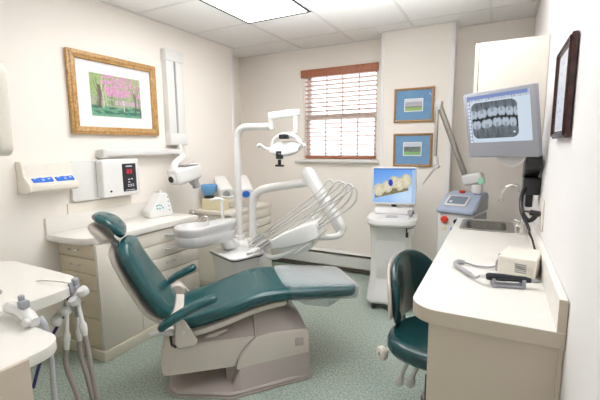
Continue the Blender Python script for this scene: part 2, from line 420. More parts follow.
framed('framed_picture', 'large gilt-framed picture of a green park with pink trees on the left wall', (LW+.002, 1.935, 1.712), .722, .55, .052, 'x', M['gold'], M['mat_white'], park, .415, .292, .0, .0, nu=140, nv=98)
def lawnphoto(seed):
    def f(u, v):
        fine = nz(u, v, 40, seed)
        if u < .05 or u > .95 or v < .07 or v > .93: return (.92, .93, .92)
        if seed == 1:
            if v > .74: return mixc((.80, .83, .90), (.90, .92, .95), fine)
            if v > .40: return mixc((.55, .52, .58), (.82, .80, .84), nz(u*1.6, v*.8, 18, 1)*.6+fine*.4)
            if v > .30: return mixc((.34, .46, .28), (.52, .60, .40), fine)
            return mixc((.46, .64, .32), (.66, .78, .46), nz(u, v*3, 8, 2)*.5+fine*.5)
        if v > .66: return mixc((.86, .88, .93), (.70, .74, .82), nz(u, v, 9, 2)*.7+fine*.3)
        if v > .30: return mixc((.22, .30, .24), (.72, .72, .74), (nz(u*1.5, v*.6, 20, 3)-.3)*1.6)
        return mixc((.34, .58, .32), (.56, .76, .48), nz(u, v*3, 8, 4)*.6+fine*.4)
    return f
framed('framed_photo', 'upper of two small blue-matted photos beside the window', (-.706, 3.583, 1.694), .352, .302, .021, 'y', M['brownframe'], M['mat_blue'], lawnphoto(1), .165, .115, 0, 0, .018, 'blue-matted photos beside the window', 40, 30)
framed('framed_photo', 'lower of two small blue-matted photos beside the window, above the scanner screen', (-.706, 3.583, 1.294), .348, .30, .021, 'y', M['brownframe'], M['mat_blue'], lawnphoto(2), .165, .125, 0, .01, .018, 'blue-matted photos beside the window', 40, 30)
def cert(u, v):
    if u < .12 or u > .88 or v < .08 or v > .92: return (.80, .83, .88)
    return (.62, .66, .76) if nz(u, v, 14, 2) > .60 and int(v*16) % 2 == 0 else (.82, .85, .90)
framed('framed_certificate', 'dark mahogany-framed certificate high on the right wall', (RW-.003, 1.645, 1.52), .335, .325, .026, '-x', M['darkwood'], M['mat_white'], cert, .27, .26, 0, 0, .018, None, 40, 30)

# ================================================================== LEFT WALL EQUIPMENT
# x-ray unit: wall column, horizontal rail, head
t = thing('xray_unit', 'white wall-mounted x-ray unit with tall column, rail and tube head', 'x-ray machine', (LW, 2.47, 1.27))
b = NB(); box(b, LW+.001, LW+.045, 2.388, 2.575, 1.36, 2.06, .006); box(b, LW+.046, LW+.058, 2.388, 2.470, 1.45, 2.06, .004); box(b, LW+.046, LW+.058, 2.492, 2.575, 1.45, 2.06, .004); obj('column_cover', b, M['white'], t, True)
b = NB(); box(b, LW+.044, LW+.0462, 2.470, 2.492, 1.46, 2.06, 0); obj('cable_slot', b, M['mid'], t, True)
b = NB(); box(b, LW+.001, LW+.066, 2.384, 2.58, 2.055, 2.15, .006); obj('column_cap', b, M['white'], t, True)
b = NB(); box(b, LW+.001, LW+.07, 2.385, 2.58, 1.36, 1.462, .008); obj('lower_housing', b, M['white'], t, True)
b = NB(); box(b, LW+.03, LW+.085, 1.74, 2.53, 1.283, 1.328, .008); obj('horizontal_rail', b, M['enamel'], t, True)
b = NB(); box(b, LW+.02, LW+.09, 1.735, 1.775, 1.268, 1.332, .008); box(b, LW, LW+.06, 1.74, 1.765, 1.275, 1.325, .004); obj('rail_end_bracket', b, M['grey'], t, True)
b = NB(); cyl(b, (LW+.06, 2.49, 1.28), (LW+.06, 2.49, 1.37), .022, 16); obj('pivot', b, M['white'], t, True)
b = NB(); tube(b, spline([(LW+.06, 2.50, 1.285), (LW+.10, 2.47, 1.255), (LW+.17, 2.36, 1.235), (LW+.225, 2.26, 1.205), (LW+.235, 2.225, 1.14)], 6), [.03, .028], 14); obj('yoke', b, M['white'], t, True)
mt = Matrix.Translation((-2.29, 2.34, 1.125)) @ Matrix.Rotation(R(10), 4, 'X')
b = NB(); loft(b, [[mt @ Vector((x*s, yy, z*s)) for x, z in rrect(-.066, .066, -.07, .07, .035, 5)] for yy, s in ((-.135, .72), (-.125, .9), (-.1, 1), (.11, 1), (.13, .93), (.14, .7))]); obj('tube_head', b, M['gloss'], t, True)
b = NB(); cyl(b, mt @ Vector((.0, -.13, -.01)), mt @ Vector((0, -.155, -.01)), .034, 24, .006); obj('dial_ring', b, M['grey'], t, True)
b = NB(); cyl(b, mt @ Vector((.0, -.152, -.01)), mt @ Vector((0, -.160, -.01)), .026, 24, .003); obj('dial', b, M['dark'], t, True)
b = NB(); box(b, -2.355, -2.228, 2.27, 2.44, 1.19, 1.202, .004, 2, ); obj('slot_strip', b, M['mid'], t, True)
b = NB(); cyl(b, (-2.285, 2.425, 1.07), (-2.275, 2.44, 1.045), .04, 20); cyl(b, (-2.275, 2.44, 1.05), (-2.27, 2.452, 1.0), .032, 20, .004); obj('cone', b, M['mid'], t, True)
# x-ray control panel
t = thing('xray_control_panel', 'white wall control box with black display showing red digits', 'control panel', (LW, 1.77, .98))
b = NB(); prism(b, rrect(1.53, 1.80, .985, 1.258, .02), 'x', LW+.001, LW+.032, .006); obj('backplate', b, M['white'], t, True)
b = NB(); prism(b, rrect(1.705, 2.012, .992, 1.262, .02), 'x', LW+.03, LW+.105, .012, 3); obj('housing', b, M['gloss'], t, True)
b = NB(); prism(b, rrect(1.862, 1.978, 1.022, 1.226, .006), 'x', LW+.104, LW+.108, .001); d = obj('display', b, M['dark'], t, True)
b = NB()
def seg7(b, y, z, w, h, on, th=.0045):
    X0, X1 = LW+.1075, LW+.1088
    for ch, r in dict(a=(0, w, h-th, h), g=(0, w, h/2-th/2, h/2+th/2), d=(0, w, 0, th), f=(0, th, h/2, h), b=(w-th, w, h/2, h), e=(0, th, 0, h/2), c=(w-th, w, 0, h/2)).items():
        if ch in on: box(b, X0, X1, y+r[0], y+r[1], z+r[2], z+r[3], 0)
for k in range(2): seg7(b, 1.898+.026*k, 1.152, .018, .032, 'abcdefg')
obj('red_digits', b, M['led'], d, True, 'glowing red digits')
b = NB()
box(b, LW+.1075, LW+.1085, 1.892, 1.945, 1.203, 1.210, 0)
for y, z in ((1.905, 1.105), (1.93, 1.108), (1.905, 1.085)): box(b, LW+.1075, LW+.1085, y, y+.016, z, z+.008, 0)
for y in (1.900, 1.920, 1.94):
    for z in (1.056, 1.068): box(b, LW+.1075, LW+.1085, y, y+.014, z, z+.006, 0)
box(b, LW+.1075, LW+.1085, 1.88, 1.96, 1.03, 1.034, 0)
obj('printed_keys', b, M['ink'], d, True)
b = NB(); cyl(b, (LW+.104, 1.76, 1.035), (LW+.111, 1.76, 1.035), .007, 14); obj('button', b, M['dark'], t, True)
# film dispenser
t = thing('film_dispenser', 'cream sloping wall dispenser with two blue strips in its tray', 'dispenser', (LW, 1.34, 1.08))
prof = [(LW, 1.262), (LW+.045, 1.262), (LW+.055, 1.252), (LW+.068, 1.175), (LW+.125, 1.125), (LW+.125, 1.092), (LW+.10, 1.08), (LW, 1.08)]
b = NB(); prism(b, prof, 'y', 1.235, 1.522, .005); obj('housing', b, M['lam'], t, True)
b = NB(); prism(b, [(LW+.001, 1.267), (LW+.050, 1.267), (LW+.060, 1.256), (LW+.073, 1.18), (LW+.130, 1.13), (LW+.131, 1.088), (LW+.10, 1.075), (LW+.001, 1.075)], 'y', 1.222, 1.237, .004); obj('end_panel', b, M['lam'], t, True)
for y0, y1 in ((1.26, 1.375), (1.395, 1.505)):
    b = NB(); n = int((y1-y0)/.018)
    for k in range(n):
        q = y0+(y1-y0)*k/n; mt = Matrix.Translation((LW+.0965, q+.008, 1.152)) @ Matrix.Rotation(R(41), 4, 'Y')
        box(b, -.017, .017, -.009, .009, -.003, .004+.002*(k % 3), .001, 1, mt)
    s = obj('film_strip', b, M['blue'], t, True, label='row of bright blue film packets')
    b = NB()
    for k in range(0, n, 2):
        q = y0+(y1-y0)*(k+.4)/n; mt = Matrix.Translation((LW+.0985, q+.008, 1.158)) @ Matrix.Rotation(R(41), 4, 'Y'); box(b, -.014+.009*(k % 3), -.006+.009*(k % 3), -.006, .006, -.001, .0025, 0, 1, mt)
    obj('packet_print', b, M['ink'], s, True)
# plate below the control box
b = NB(); prism(b, rrect(1.50, 2.0, .885, .975, .01), 'x', LW, LW+.012, .004); based(b, 'mounting_plate', M['lam'], 'blank cream mounting plate on wall below the control box', 'wall plate')
# tilted rounded panel at the left edge
t = thing('swing_panel', 'cream rounded panel on an arm, cut off at the photo left edge', 'panel', (-2.0, .86, 1.30))
b = NB(); prism(b, rrect(-.30, .10, -.20, .20, .05), 'y', -.03, .03, .012, 3, Matrix.Translation((-2.0, .9, 1.512)) @ Matrix.Rotation(R(3), 4, 'Y')); obj('housing', b, M['lam'], t, True)
b = NB(); tube(b, spline([(-2.08, .93, 1.5), (-2.2, 1.0, 1.5), (-2.4, .98, 1.5), (LW, .95, 1.5)], 6), .025, 12); cyl(b, (LW, .95, 1.5), (LW+.03, .95, 1.5), .06, 20, .004); obj('wall_arm', b, M['lam'], t, True)

# ================================================================== LEFT CABINETS
def pull(b, p, w, axis, m=None):
    """a bowed wire pull handle centred on p; axis 'y': on a face towards +x, 'x': on a face towards -y."""
    x, y, z = p
    if axis == 'y': pts = [(x, y-w/2, z), (x+.022, y-w/2+.006, z), (x+.026, y, z-.002), (x+.022, y+w/2-.006, z), (x, y+w/2, z)]
    else: pts = [(x-w/2, y, z), (x-w/2+.006, y-.022, z), (x, y-.026, z-.002), (x+w/2-.006, y-.022, z), (x+w/2, y, z)]
    tube(b, spline(pts, 5), .0045, 8); return b
t = thing('base_cabinet', 'cream base cabinet with end drawers coloured darker for shade under the counter on the left wall', 'cabinet', (-2.36, 1.9, 0))
b = NB(); box(b, LW+.013, -2.155, 1.432, 2.285, .07, .755, .002); obj('body', b, M['lam'], t, True)
b = NB(); box(b, LW+.013, -2.125, 1.405, 2.285, 0, .07, .003); obj('plinth', b, M['base'], t, True)
zs = [.755, .660, .56, .46, .272, .072]
for a, c in zip(zs, zs[1:]):
    b = NB(); box(b, LW+.016, -2.158, 1.414, 1.432, c+.003, a-.003, .002); d = obj('end_drawer', b, M['tan'], t, True)  # shading put into the colour: darker beige than the cream fronts
    b = NB(); pull(b, (-2.345, 1.414, (a+c)/2+.004), .09, 'x'); obj('handle', b, M['chrome'], d, True)
b = NB(); box(b, -2.157, -2.153, 1.414, 1.432, .072, .755, .001); obj('corner_strip', b, M['white'], t, True)
b = NB(); box(b, -2.153, -2.137, 1.416, 1.712, .075, .752, .002); obj('side_panel', b, M['lam'], t, True)
zs = [.752, .652, .546, .44, .334, .207, .075]
for a, c in zip(zs, zs[1:]):
    b = NB(); box(b, -2.155, -2.137, 1.716, 2.285, c+.0025, a-.0025, .002); d = obj('front_drawer', b, M['lam'], t, True)
    b = NB(); pull(b, (-2.137, 2.005, (a+c)/2+.005), .095, 'y'); box(b, -2.138, -2.133, 1.95, 2.06, (a+c)/2-.006, (a+c)/2+.016, .001); obj('handle', b, M['grey'], d, True)
t = thing('countertop', 'cream countertop with backsplash along the left wall', 'countertop', (-2.36, 1.9, .758))
poly = [(LW+.001, 1.35), (-2.34, 1.352), (-2.25, 1.365), (-2.19, 1.39), (-2.15, 1.43), (-2.128, 1.49), (-2.122, 1.56), (-2.122, 2.295), (LW+.001, 2.295)]
b = NB(); prism(b, poly, 'z', .758, .80, .004); obj('worktop', b, M['top'], t, True)
b = NB(); box(b, LW+.001, LW+.018, 1.35, 2.295, .80, .905, .003); obj('backsplash', b, M['top'], t, True)
# far cabinet
t = thing('storage_cabinet', 'small cream cabinet in the far left corner behind the cuspidor', 'cabinet', (-2.3, 2.95, 0))
b = NB(); box(b, LW+.013, -2.10, 2.70, 3.34, .06, .722, .002); obj('body', b, M['lam'], t, True)
b = NB(); box(b, LW+.013, -2.12, 2.71, 3.34, 0, .06, .002); obj('plinth', b, M['base'], t, True)
b = NB(); prism(b, [(LW+.001, 2.675), (-2.10, 2.675), (-2.08, 2.70), (-2.08, 3.34), (LW+.001, 3.34)], 'z', .722, .757, .004); obj('worktop', b, M['lam'], t, True)
b = NB(); box(b, LW+.02, -2.115, 2.690, 2.700, .07, .715, .002); obj('end_panel', b, M['lam'], t, True)
zs = [.718, .63, .545, .46, .35, .21, .065]
for a, c in zip(zs, zs[1:]):
    b = NB(); box(b, -2.10, -2.084, 2.72, 3.33, c+.003, a-.003, .002); d = obj('drawer', b, M['lam'], t, True)
    b = NB(); pull(b, (-2.084, 3.03, (a+c)/2), .09, 'y'); obj('handle', b, M['grey'], d, True)

# things on the left counters
t = thing('dispenser_box', 'white wedge-shaped dispenser box with teal print on the left counter', 'box', (-2.385, 2.14, .80), R(-8))
DS = .84
b = NB(); prism(b, [(-.115, .0), (.085, 0), (.085, .06), (.045, .185), (-.012, .185), (-.115, .05)], 'x', -.055, .055, .008, 3); obj('box', b, M['gloss'], t)
b = NB(); lathe(b, [(.012, 0), (.013, .012), (.006, .02)], (0, .015, .185), 14); obj('spout', b, M['white'], t)
b = NB(); 
for k, (y, z) in enumerate([(-.065, .085), (-.045, .088), (-.025, .083), (-.06, .062), (-.038, .060), (-.01, .064)]): box(b, .0548, .0562, y, y+.014, z, z+.013, .003)
obj('logo_print', b, M['teal_ink'], t, label='teal printed mark')
b = NB()
for k in range(4): cyl(b, (.0545, .055-.004*k, .045+.035*k), (.0565, .055-.004*k, .045+.035*k), .006, 12)
obj('blue_dots', b, M['teal_ink'], t)
b = NB(); prism(b, rrect(-2.475, -2.235, 2.72, 2.85, .02), 'z', .757, .862, .012, 3); based(b, 'vibrator_base', M['yellow'], 'pale yellow block-shaped base under the blue bowl on the far cabinet', 'appliance')
t = thing('mixing_bowl', 'blue rubber mixing bowl on a dark foot on the pale yellow base', 'bowl', (-2.415, 2.77, .863))
b = NB(); lathe(b, [(.045, 0), (.047, .018), (.04, .026)]); obj('foot', b, M['dark'], t)
b = NB(); lathe(b, [(.034, .024), (.055, .04), (.072, .085), (.076, .125), (.071, .127), (.066, .09), (.045, .045), (.01, .04)]); obj('bowl', b, M['bowl'], t)
t = thing('curing_unit', 'white angled two-barrel device with black and blue round ends on the far cabinet', 'device', (-2.16, 2.97, .757))
def barrel(p, q, r0, r1, mcap, nm):
    b = NB(); p = Vector(p); q = Vector(q); d = (q-p)
    mt = Matrix.Translation(p) @ d.to_track_quat('Z', 'Y').to_matrix().to_4x4(); L = d.length
    loft(b, [[mt @ Vector((x*s, y*s*.85, z*L)) for x, y in rrect(-r1, r1, -r1, r1, r1*.55, 5)] for z, s in ((0, .6), (.03, .85), (.1, .95), (.75, 1), (.95, .96), (1, .82))])
    o = obj(nm, b, M['gloss'], t, True)
    b = NB(); cyl(b, q-d.normalized()*.004, q+d.normalized()*.006, r1*.5, 20, .003); obj('end_cap', b, M[mcap], o, True, label={'mid': 'dark grey round cap', 'blue': 'bright blue round cap'}[mcap])
barrel((-2.455, 2.985, 1.015), (-2.232, 2.80, .905), .05, .070, 'mid', 'barrel')
barrel((-2.27, 3.09, 1.02), (-2.06, 2.87, .905), .05, .070, 'blue', 'barrel')
b = NB(); tube(b, spline([(-2.20, 2.90, .92), (-2.19, 2.92, .84), (-2.2, 2.95, .77)], 6), .03, 12); box(b, -2.28, -2.10, 2.88, 3.04, .757, .772, .006); obj('stand', b, M['white'], t, True)
b = NB(); tube(b, spline([(-2.235, 2.72, .885), (-2.225, 2.74, .888), (-2.205, 2.79, .875), (-2.19, 2.85, .88)], 5), [.008, .014], 10); obj('handle', b, M['white'], t, True)
t = thing('pipe_valve', 'small chrome valve on a white pipe between the two left cabinets', 'valve', (-2.36, 2.47, 0))
b = NB(); cyl(b, (-2.36, 2.47, 0), (-2.36, 2.47, .72), .017, 14); obj('pipe', b, M['white'], t, True)
b = NB(); cyl(b, (-2.36, 2.47, .72), (-2.36, 2.47, .80), .02, 14, .004); cyl(b, (-2.39, 2.47, .77), (-2.33, 2.47, .77), .01, 12, .002); obj('valve_body', b, M['chrome'], t, True)

# ================================================================== DENTAL CHAIR
def grey_sheen(name):
    m = bpy.data.materials.new(name); m.use_nodes = True
    nt = m.node_tree; b = nt.nodes['Principled BSDF']
    b.inputs['Base Color'].default_value = (.72, .75, .77, 1); b.inputs['Roughness'].default_value = .16; b.inputs['Coat Weight'].default_value = .6
    t = nt.nodes.new('ShaderNodeBsdfTransparent'); t.inputs['Color'].default_value = (.93, .95, .96, 1); mx = nt.nodes.new('ShaderNodeMixShader'); mx.inputs['Fac'].default_value = .34
    lw = nt.nodes.new('ShaderNodeLayerWeight'); lw.inputs['Blend'].default_value = .5; mr = nt.nodes.new('ShaderNodeMapRange'); mr.inputs['From Min'].default_value = .42; mr.inputs['From Max'].default_value = .85; mr.inputs['To Min'].default_value = .07; mr.inputs['To Max'].default_value = .80  # pale grey at grazing angles puts the white reflections into the colour
    nt.links.new(lw.outputs['Facing'], mr.inputs['Value']); nt.links.new(mr.outputs['Result'], mx.inputs['Fac'])
    tc = nt.nodes.new('ShaderNodeTexCoord'); n = nt.nodes.new('ShaderNodeTexNoise'); n.inputs['Scale'].default_value = 9; n.inputs['Detail'].default_value = 1; n.inputs['Distortion'].default_value = 1
    bp = nt.nodes.new('ShaderNodeBump'); bp.inputs['Strength'].default_value = .25; bp.inputs['Distance'].default_value = .01
    nt.links.new(tc.outputs['Object'], n.inputs['Vector']); nt.links.new(n.outputs['Fac'], bp.inputs['Height']); nt.links.new(bp.outputs['Normal'], b.inputs['Normal'])
    nt.links.new(t.outputs[0], mx.inputs[1]); nt.links.new(b.outputs[0], mx.inputs[2]); nt.links.new(mx.outputs[0], nt.nodes['Material Output'].inputs['Surface'])
    return m
M['whip'] = mat('whip_tube_grey', (.60, .59, .58), rough=.3, metal=.2)
M['sleeve'] = grey_sheen('clear_vinyl_painted_sheen')
ch = thing('dental_chair', 'reclined green padded dental chair on taupe base in the middle of the room', 'dental chair', (-1.3, 1.75, 0), R(42))
plate = [(.345, -.205), (.372, -.18), (.372, .18), (.345, .205), (-.10, .272), (-.40, .17), (-.44, .12), (-.44, -.12), (-.40, -.17), (-.10, -.272)]
b = NB(); prism(b, plate, 'z', .0, .012, .003); inner = [(x*.985, y*.985) for x, y in plate]; prism(b, inner, 'z', .010, .034, .014, 3); obj('base_plate', b, M['taupe'], ch)
# front cowl: near side face, sloping top
def cowl(b, prof, half, flat, zin):
    """prof: [(s, z_bottom, z_side, z_ridge)]"""
    rings = []
    for s, zb, zsd, zr in prof:
        r = [(-half, zb), (-half, zsd-.02), (-half+.012, zsd), (-flat, zr-.006), (-flat+.03, zr), (flat-.03, zr), (flat, zr-.006), (half-.012, zsd), (half, zsd-.02), (half, zb)]
        rings.append([Vector((s, y, z)) for y, z in r])
    loft(b, rings)
b = NB(); loft(b, [[Vector((s, y, z)) for y, z in ((-w0, .030), (-.200, zt), (.200, zt), (w0, .030))] for s, w0, zt in ((-.09, .255, .04), (-.05, .252, .125), (.06, .232, .142), (.22, .205, .158), (.335, .203, .168), (.350, .200, .165))]); obj('base_skirt', b, M['taupe'], ch)
def cowltop(b, prof, half, flat):
    loft(b, [[Vector((s, y, z)) for y, z in ((-half, zs_+.0), (-half, zs_+.005), (-flat, zr), (-flat+.03, zr+.005), (flat-.03, zr+.005), (flat, zr), (half, zs_+.005), (half, zs_+.0), (flat, zr-.012), (-flat, zr-.012))] for s, zs_, zr in prof])
b = NB(); cowl(b, [(-.065, .125, .150, .150), (-.060, .125, .18, .18), (-.045, .128, .21, .21), (-.02, .132, .243, .243), (.015, .136, .275, .275), (.040, .139, .290, .290), (.044, .140, .291, .42), (.06, .142, .298, .43), (.14, .15, .312, .435), (.22, .158, .312, .425), (.30, .165, .308, .375), (.335, .168, .30, .33), (.345, .172, .285, .30)], .20, .10, 0); obj('front_cowl', b, M['beige'], ch)
b = NB(); cowltop(b, [(.048, .293, .424), (.06, .298, .428), (.14, .312, .434), (.22, .312, .424), (.30, .308, .374), (.330, .302, .335)], .188, .10); obj('cowl_cover', b, M['taupe'], ch, label='mauve-grey sloping top cover')
b = NB(); cowl(b, [(-.455, .17, .26, .28), (-.448, .148, .285, .30), (-.43, .142, .295, .32), (-.33, .14, .298, .36), (-.1, .138, .298, .385), (.04, .138, .298, .395)], .184, .09, 0); obj('lift_housing', b, M['beige'], ch)
b = NB(); cowltop(b, [(-.40, .296, .331), (-.33, .298, .36), (-.1, .298, .385), (.038, .298, .395)], .175, .09); obj('housing_cover', b, M['taupe'], ch, label='mauve-grey sloping top cover')
b = NB(); box(b, -.12, .10, -.13, .13, .03, .20, .01); obj('lift_column', b, M['taupe'], ch)
b = NB(); prism(b, [(-.36, .36), (-.33, .42), (-.02, .48), (.16, .505), (.17, .46), (.02, .42), (-.2, .36)], 'y', -.12, .12, .008); obj('seat_support', b, M['taupe'], ch)
b = NB(); prism(b, [(-.23, .325), (-.20, .342), (-.12, .362), (-.10, .352), (-.15, .335), (-.17, .322)], 'y', -.185, -.160, .005); obj('release_lever', b, M['beige'], ch)
b = NB(); cyl(b, (-.06, -.10, .385), (-.06, -.103, .397), .006, 12); obj('screw', b, M['chrome'], ch)
b = NB(); tube(b, [(-.068, -.197, .13), (-.0655, -.197, .152), (-.0605, -.197, .182), (-.0455, -.197, .213), (-.0205, -.197, .247), (.0145, -.195, .279), (.040, -.19, .295)], .0035, 6); obj('panel_seam', b, M['mid'], ch)
b = NB(); prism(b, rrect(.265, .315, .215, .265, .006), 'y', -.2025, -.199, .001); obj('badge', b, M['taupe'], ch)
# under-frame strip
b = NB(); cushion(b, [(-.34, .362), (-.2, .392), (.0, .448), (.12, .474), (.24, .482)], [.212, .222, .212, .20], .014, .026, endr=.03, ex=6); obj('seat_frame', b, M['beige'], ch)
# seat upholstery, one long pad
b = NB(); cushion(b, [(-.385, .420), (-.30, .430), (-.13, .472), (.05, .522), (.14, .532), (.25, .528), (.45, .512), (.67, .490)], [.20, .225, .238,  .238, .228, .215, .20], .042, [.052, .048, .044, .040, .038], endr=.06, n=64, ex=3.6, dish=.012); obj('seat', b, M['green'], ch)
b = NB(); cushion(b, [(.20, .531), (.30, .525), (.45, .512), (.68, .489)], [.240, .234, .227, .214], .050, .050, endr=.045, n=40, ex=3.8, dish=.010); 
sl = obj('toe_cover', b, M['sleeve'], ch, label='clear plastic toe cover')
b = NB(); loft(b, [[Vector((s, y, z)) for y, z in ((-w_, zt), (w_, zt), (w_*.8, zb), (-w_*.8, zb))] for s, w_, zt, zb in ((.26, .14, .49, .472), (.34, .20, .486, .435), (.48, .195, .475, .405), (.56, .15, .468, .425))]); obj('loose_flap', b, M['sleeve'], sl)
b = NB(); tube(b, spline([(.22, -.12, .51), (.24, -.13, .485), (.235, -.135, .46), (.22, -.135, .45)], 5), .007, 8); obj('foot_bracket', b, M['dark'], ch)
# backrest
bl = [(-.395, .435), (-.445, .50), (-.505, .60), (-.56, .70), (-.605, .80), (-.625, .865)]
b = NB(); cushion(b, bl, [.18, .195, .195, .18, .16, .13], .040, .045, endr=.05, n=56, ex=3.0, dish=.016)
for v in b.verts: pass
obj('backrest', b, M['green'], ch)
sh = [(x-.058, z-.035) for x, z in bl]; sh[0] = (-.40, .40)
b = NB(); cushion(b, sh, [.14, .15, .155, .14, .12, .085], .022, .020, endr=.05, n=40, ex=3.4); obj('backrest_shell', b, M['beige'], ch)
b = NB(); prism(b, [(-.44, .37), (-.47, .40), (-.42, .47), (-.34, .46), (-.30, .41), (-.34, .36)], 'y', -.15, .15, .012); obj('recline_hinge', b, M['beige'], ch)
# headrest
hl = [(-.632, .868), (-.640, .91), (-.672, .953), (-.722, .980), (-.770, .988)]
b = NB(); cushion(b, hl, [.07, .10, .105, .088, .05], .024, .022, endr=.04, n=40, ex=2.8); hr = obj('headrest', b, M['green'], ch)
b = NB(); cushion(b, [(-.685, .845), (-.71, .885), (-.75, .925), (-.79, .94)], [.065, .085, .085, .06], .022, .020, endr=.03, n=24, ex=3); obj('headrest_shell', b, M['beige'], hr)
b = NB(); box(b, -.022, .022, -.02, .02, -.045, .045, .006, 2, Matrix.Translation((-.745, 0, .885)) @ Matrix.Rotation(R(-35), 4, 'Y')); obj('locking_handle', b, M['grey'], hr)
b = NB(); tube(b, spline([(-.735, 0, .90), (-.70, 0, .87), (-.665, 0, .83), (-.635, 0, .78)], 5), .018, 12); obj('headrest_bar', b, M['mid'], ch)
# arms
for nm, y, pts in (('armrest', -.262, [(-.445, .435), (-.42, .46), (-.355, .50), (-.26, .545), (-.155, .578)]), ('armrest', .268, [(-.44, .495), (-.40, .528), (-.33, .562), (-.265, .588)])):
    b = NB(); cushion(b, pts, [.026, .034, .038, .038, .036], .021, .020, y0=y, endr=.025, n=36, ex=2.6); a = obj(nm, b, M['green'], ch)
for s in (-1, 1):
    y = s*.235
    hp = [(-.372, .478), (-.345, .482), (-.318, .45), (-.262, .345), (-.278, .325), (-.36, .318), (-.376, .34)]
    b = NB(); prism(b, hp, 'y', y-.016, y+.016, .009, 3); a = obj('arm_bracket', b, M['beige'], ch)
    b = NB(); cyl(b, (-.333, y-.017*1, .405), (-.333, y-.021, .405), .011, 16, .002) if s < 0 else cyl(b, (-.385, y-.06, .465), (-.385, y+.02, .465), .045, 24, .006); obj('pivot_cap', b, M['grey'] if s < 0 else M['beige'], a)
b = NB(); prism(b, [(-.44, .39), (-.49, .385), (-.50, .40), (-.43, .42), (-.38, .42), (-.38, .38)], 'y', -.225, -.19, .006); obj('recline_lever', b, M['grey'], ch)
b = NB(); tube(b, [(-.40, -.20, .37), (-.395, -.215, .33), (-.375, -.21, .31)], .007, 8); obj('cable_loop', b, M['dark'], ch)

# ================================================================== DENTAL UNIT: cuspidor and box, lamp, instrument arm
t = thing('cuspidor_unit', 'grey cuspidor basin on a lidded white side box behind the chair', 'cuspidor', (-1.72, 2.24, 0))
q = Matrix.Translation((-1.72, 2.245, 0)) @ Matrix.Rotation(R(-22), 4, 'Z')
b = NB(); loft(b, [[q @ Vector((x, y, z)) for x, y in rrect(-a, a, -c, c, .05, 5)] for z, a, c in ((.0, .15, .10), (.02, .155, .105), (.42, .165, .115), (.54, .178, .13))]); obj('side_box', b, M['enamel'], t, True)
b = NB(); prism(b, rrect(-.187, .187, -.138, .138, .045), 'z', .540, .552, .003, 2, q); obj('lid_gasket', b, M['dark'], t, True)
b = NB(); prism(b, rrect(-.19, .19, -.141, .141, .045), 'z', .550, .564, .005, 2, q); obj('lid', b, M['gloss'], t, True)
# basin and its neck
BX, BY = -1.93, 2.03
rings = []
def basin_ring(s, z, ox=0, n=36):
    # teardrop: circle of radius .135 whose far side runs out into a neck towards the post
    out = []; d = Vector((.30, .30)).normalized()
    for k in range(n):
        a = 2*math.pi*k/n; p = Vector((math.cos(a), math.sin(a)))*.137*s
        pr_ = p.dot(d); per = p.dot(Vector((-d.y, d.x)))
        if pr_ > .02: pr_ = .02+(pr_-.02)*2.5; per *= .74+.26*max(0, 1-pr_/.12)
        r = d*pr_+Vector((-d.y, d.x))*per; out.append(Vector((BX+r.x, BY+r.y, z+max(0, pr_-.06)*.16*(1 if z > .72 else .4))))
    return out
b = NB(); loft(b, [basin_ring(.72, .635), basin_ring(.90, .645), basin_ring(.965, .67), basin_ring(.975, .708), basin_ring(.945, .716), basin_ring(.96, .724), basin_ring(1.0, .745), basin_ring(1.0, .765), basin_ring(.985, .774), basin_ring(.96, .778)]+[[Vector((BX+.003+r_*math.cos(2*math.pi*k/36), BY+.003+r_*math.sin(2*math.pi*k/36), z_)) for k in range(36)] for r_, z_ in ((.118, .784), (.111, .783), (.104, .772), (.088, .745), (.055, .728), (.018, .724))]); bw = obj('bowl_shell', b, M['cup'], t, True)
b = NB(); lathe(b, [(.017, .7235), (.017, .727), (.012, .728), (.003, .728)], (BX+.003, BY+.003, 0), 20); obj('bowl_drain', b, M['chrome'], bw, True)
b = NB(); tube(b, spline([(BX+.085, BY+.06, .775), (BX+.09, BY+.06, .83), (BX+.07, BY+.045, .845), (BX+.04, BY+.03, .82)], 5), .006, 10); obj('rinse_spout', b, M['chrome'], bw, True)
b = NB(); tube(b, spline([(-1.83, 2.24, .79), (-1.835, 2.24, .90), (-1.825, 2.24, .945), (-1.86, 2.21, .955), (-1.895, 2.19, .945)], 5), .012, 12); obj('cup_filler', b, M['white'], t, True)
b = NB(); tube(b, spline([(-1.78, 2.20, .69), (-1.80, 2.25, .62), (-1.82, 2.34, .575), (-1.80, 2.36, .53)], 6), [.06, .05], 18); obj('neck', b, M['white'], t, True)
b = NB(); box(b, -1.90, -1.60, 2.36, 2.52, .0, .60, .02, 3); obj('pedestal', b, M['enamel'], t, True)

YL = 2.43
t = thing('dental_light', 'white overhead dental lamp with two handles on a bent pole', 'dental lamp', (-1.814, YL, .60))
b = NB(); tube(b, spline([(-1.819, YL, .60), (-1.819, YL, .9), (-1.819, YL, 1.25), (-1.819, YL, 1.38), (-1.799, YL, 1.452), (-1.749, YL, 1.484), (-1.674, YL-.01, 1.487), (-1.484, YL-.03, 1.484)], 7), .027, 18); obj('pole', b, M['enamel'], t, True)
b = NB(); cyl(b, (-1.819, YL, .60), (-1.819, YL, .64), .04, 24, .006); obj('pole_collar', b, M['enamel'], t, True)
b = NB(); cyl(b, (-1.479, 2.40, 1.46), (-1.479, 2.40, 1.545), .024, 18, .004); obj('pivot_joint', b, M['enamel'], t, True)
b = NB(); mt = Matrix.Translation((-1.374, 2.40, 1.565)) @ Matrix.Rotation(R(-4), 4, 'Y'); loft(b, [[mt @ Vector((x, y*s, z*s)) for y, z in rrect(-.024, .024, -.028, .026, .012, 4)] for x, s in ((-.125, .75), (-.118, .95), (-.1, 1), (.1, .95), (.12, .85), (.128, .6))]); obj('spring_arm', b, M['gloss'], t, True)
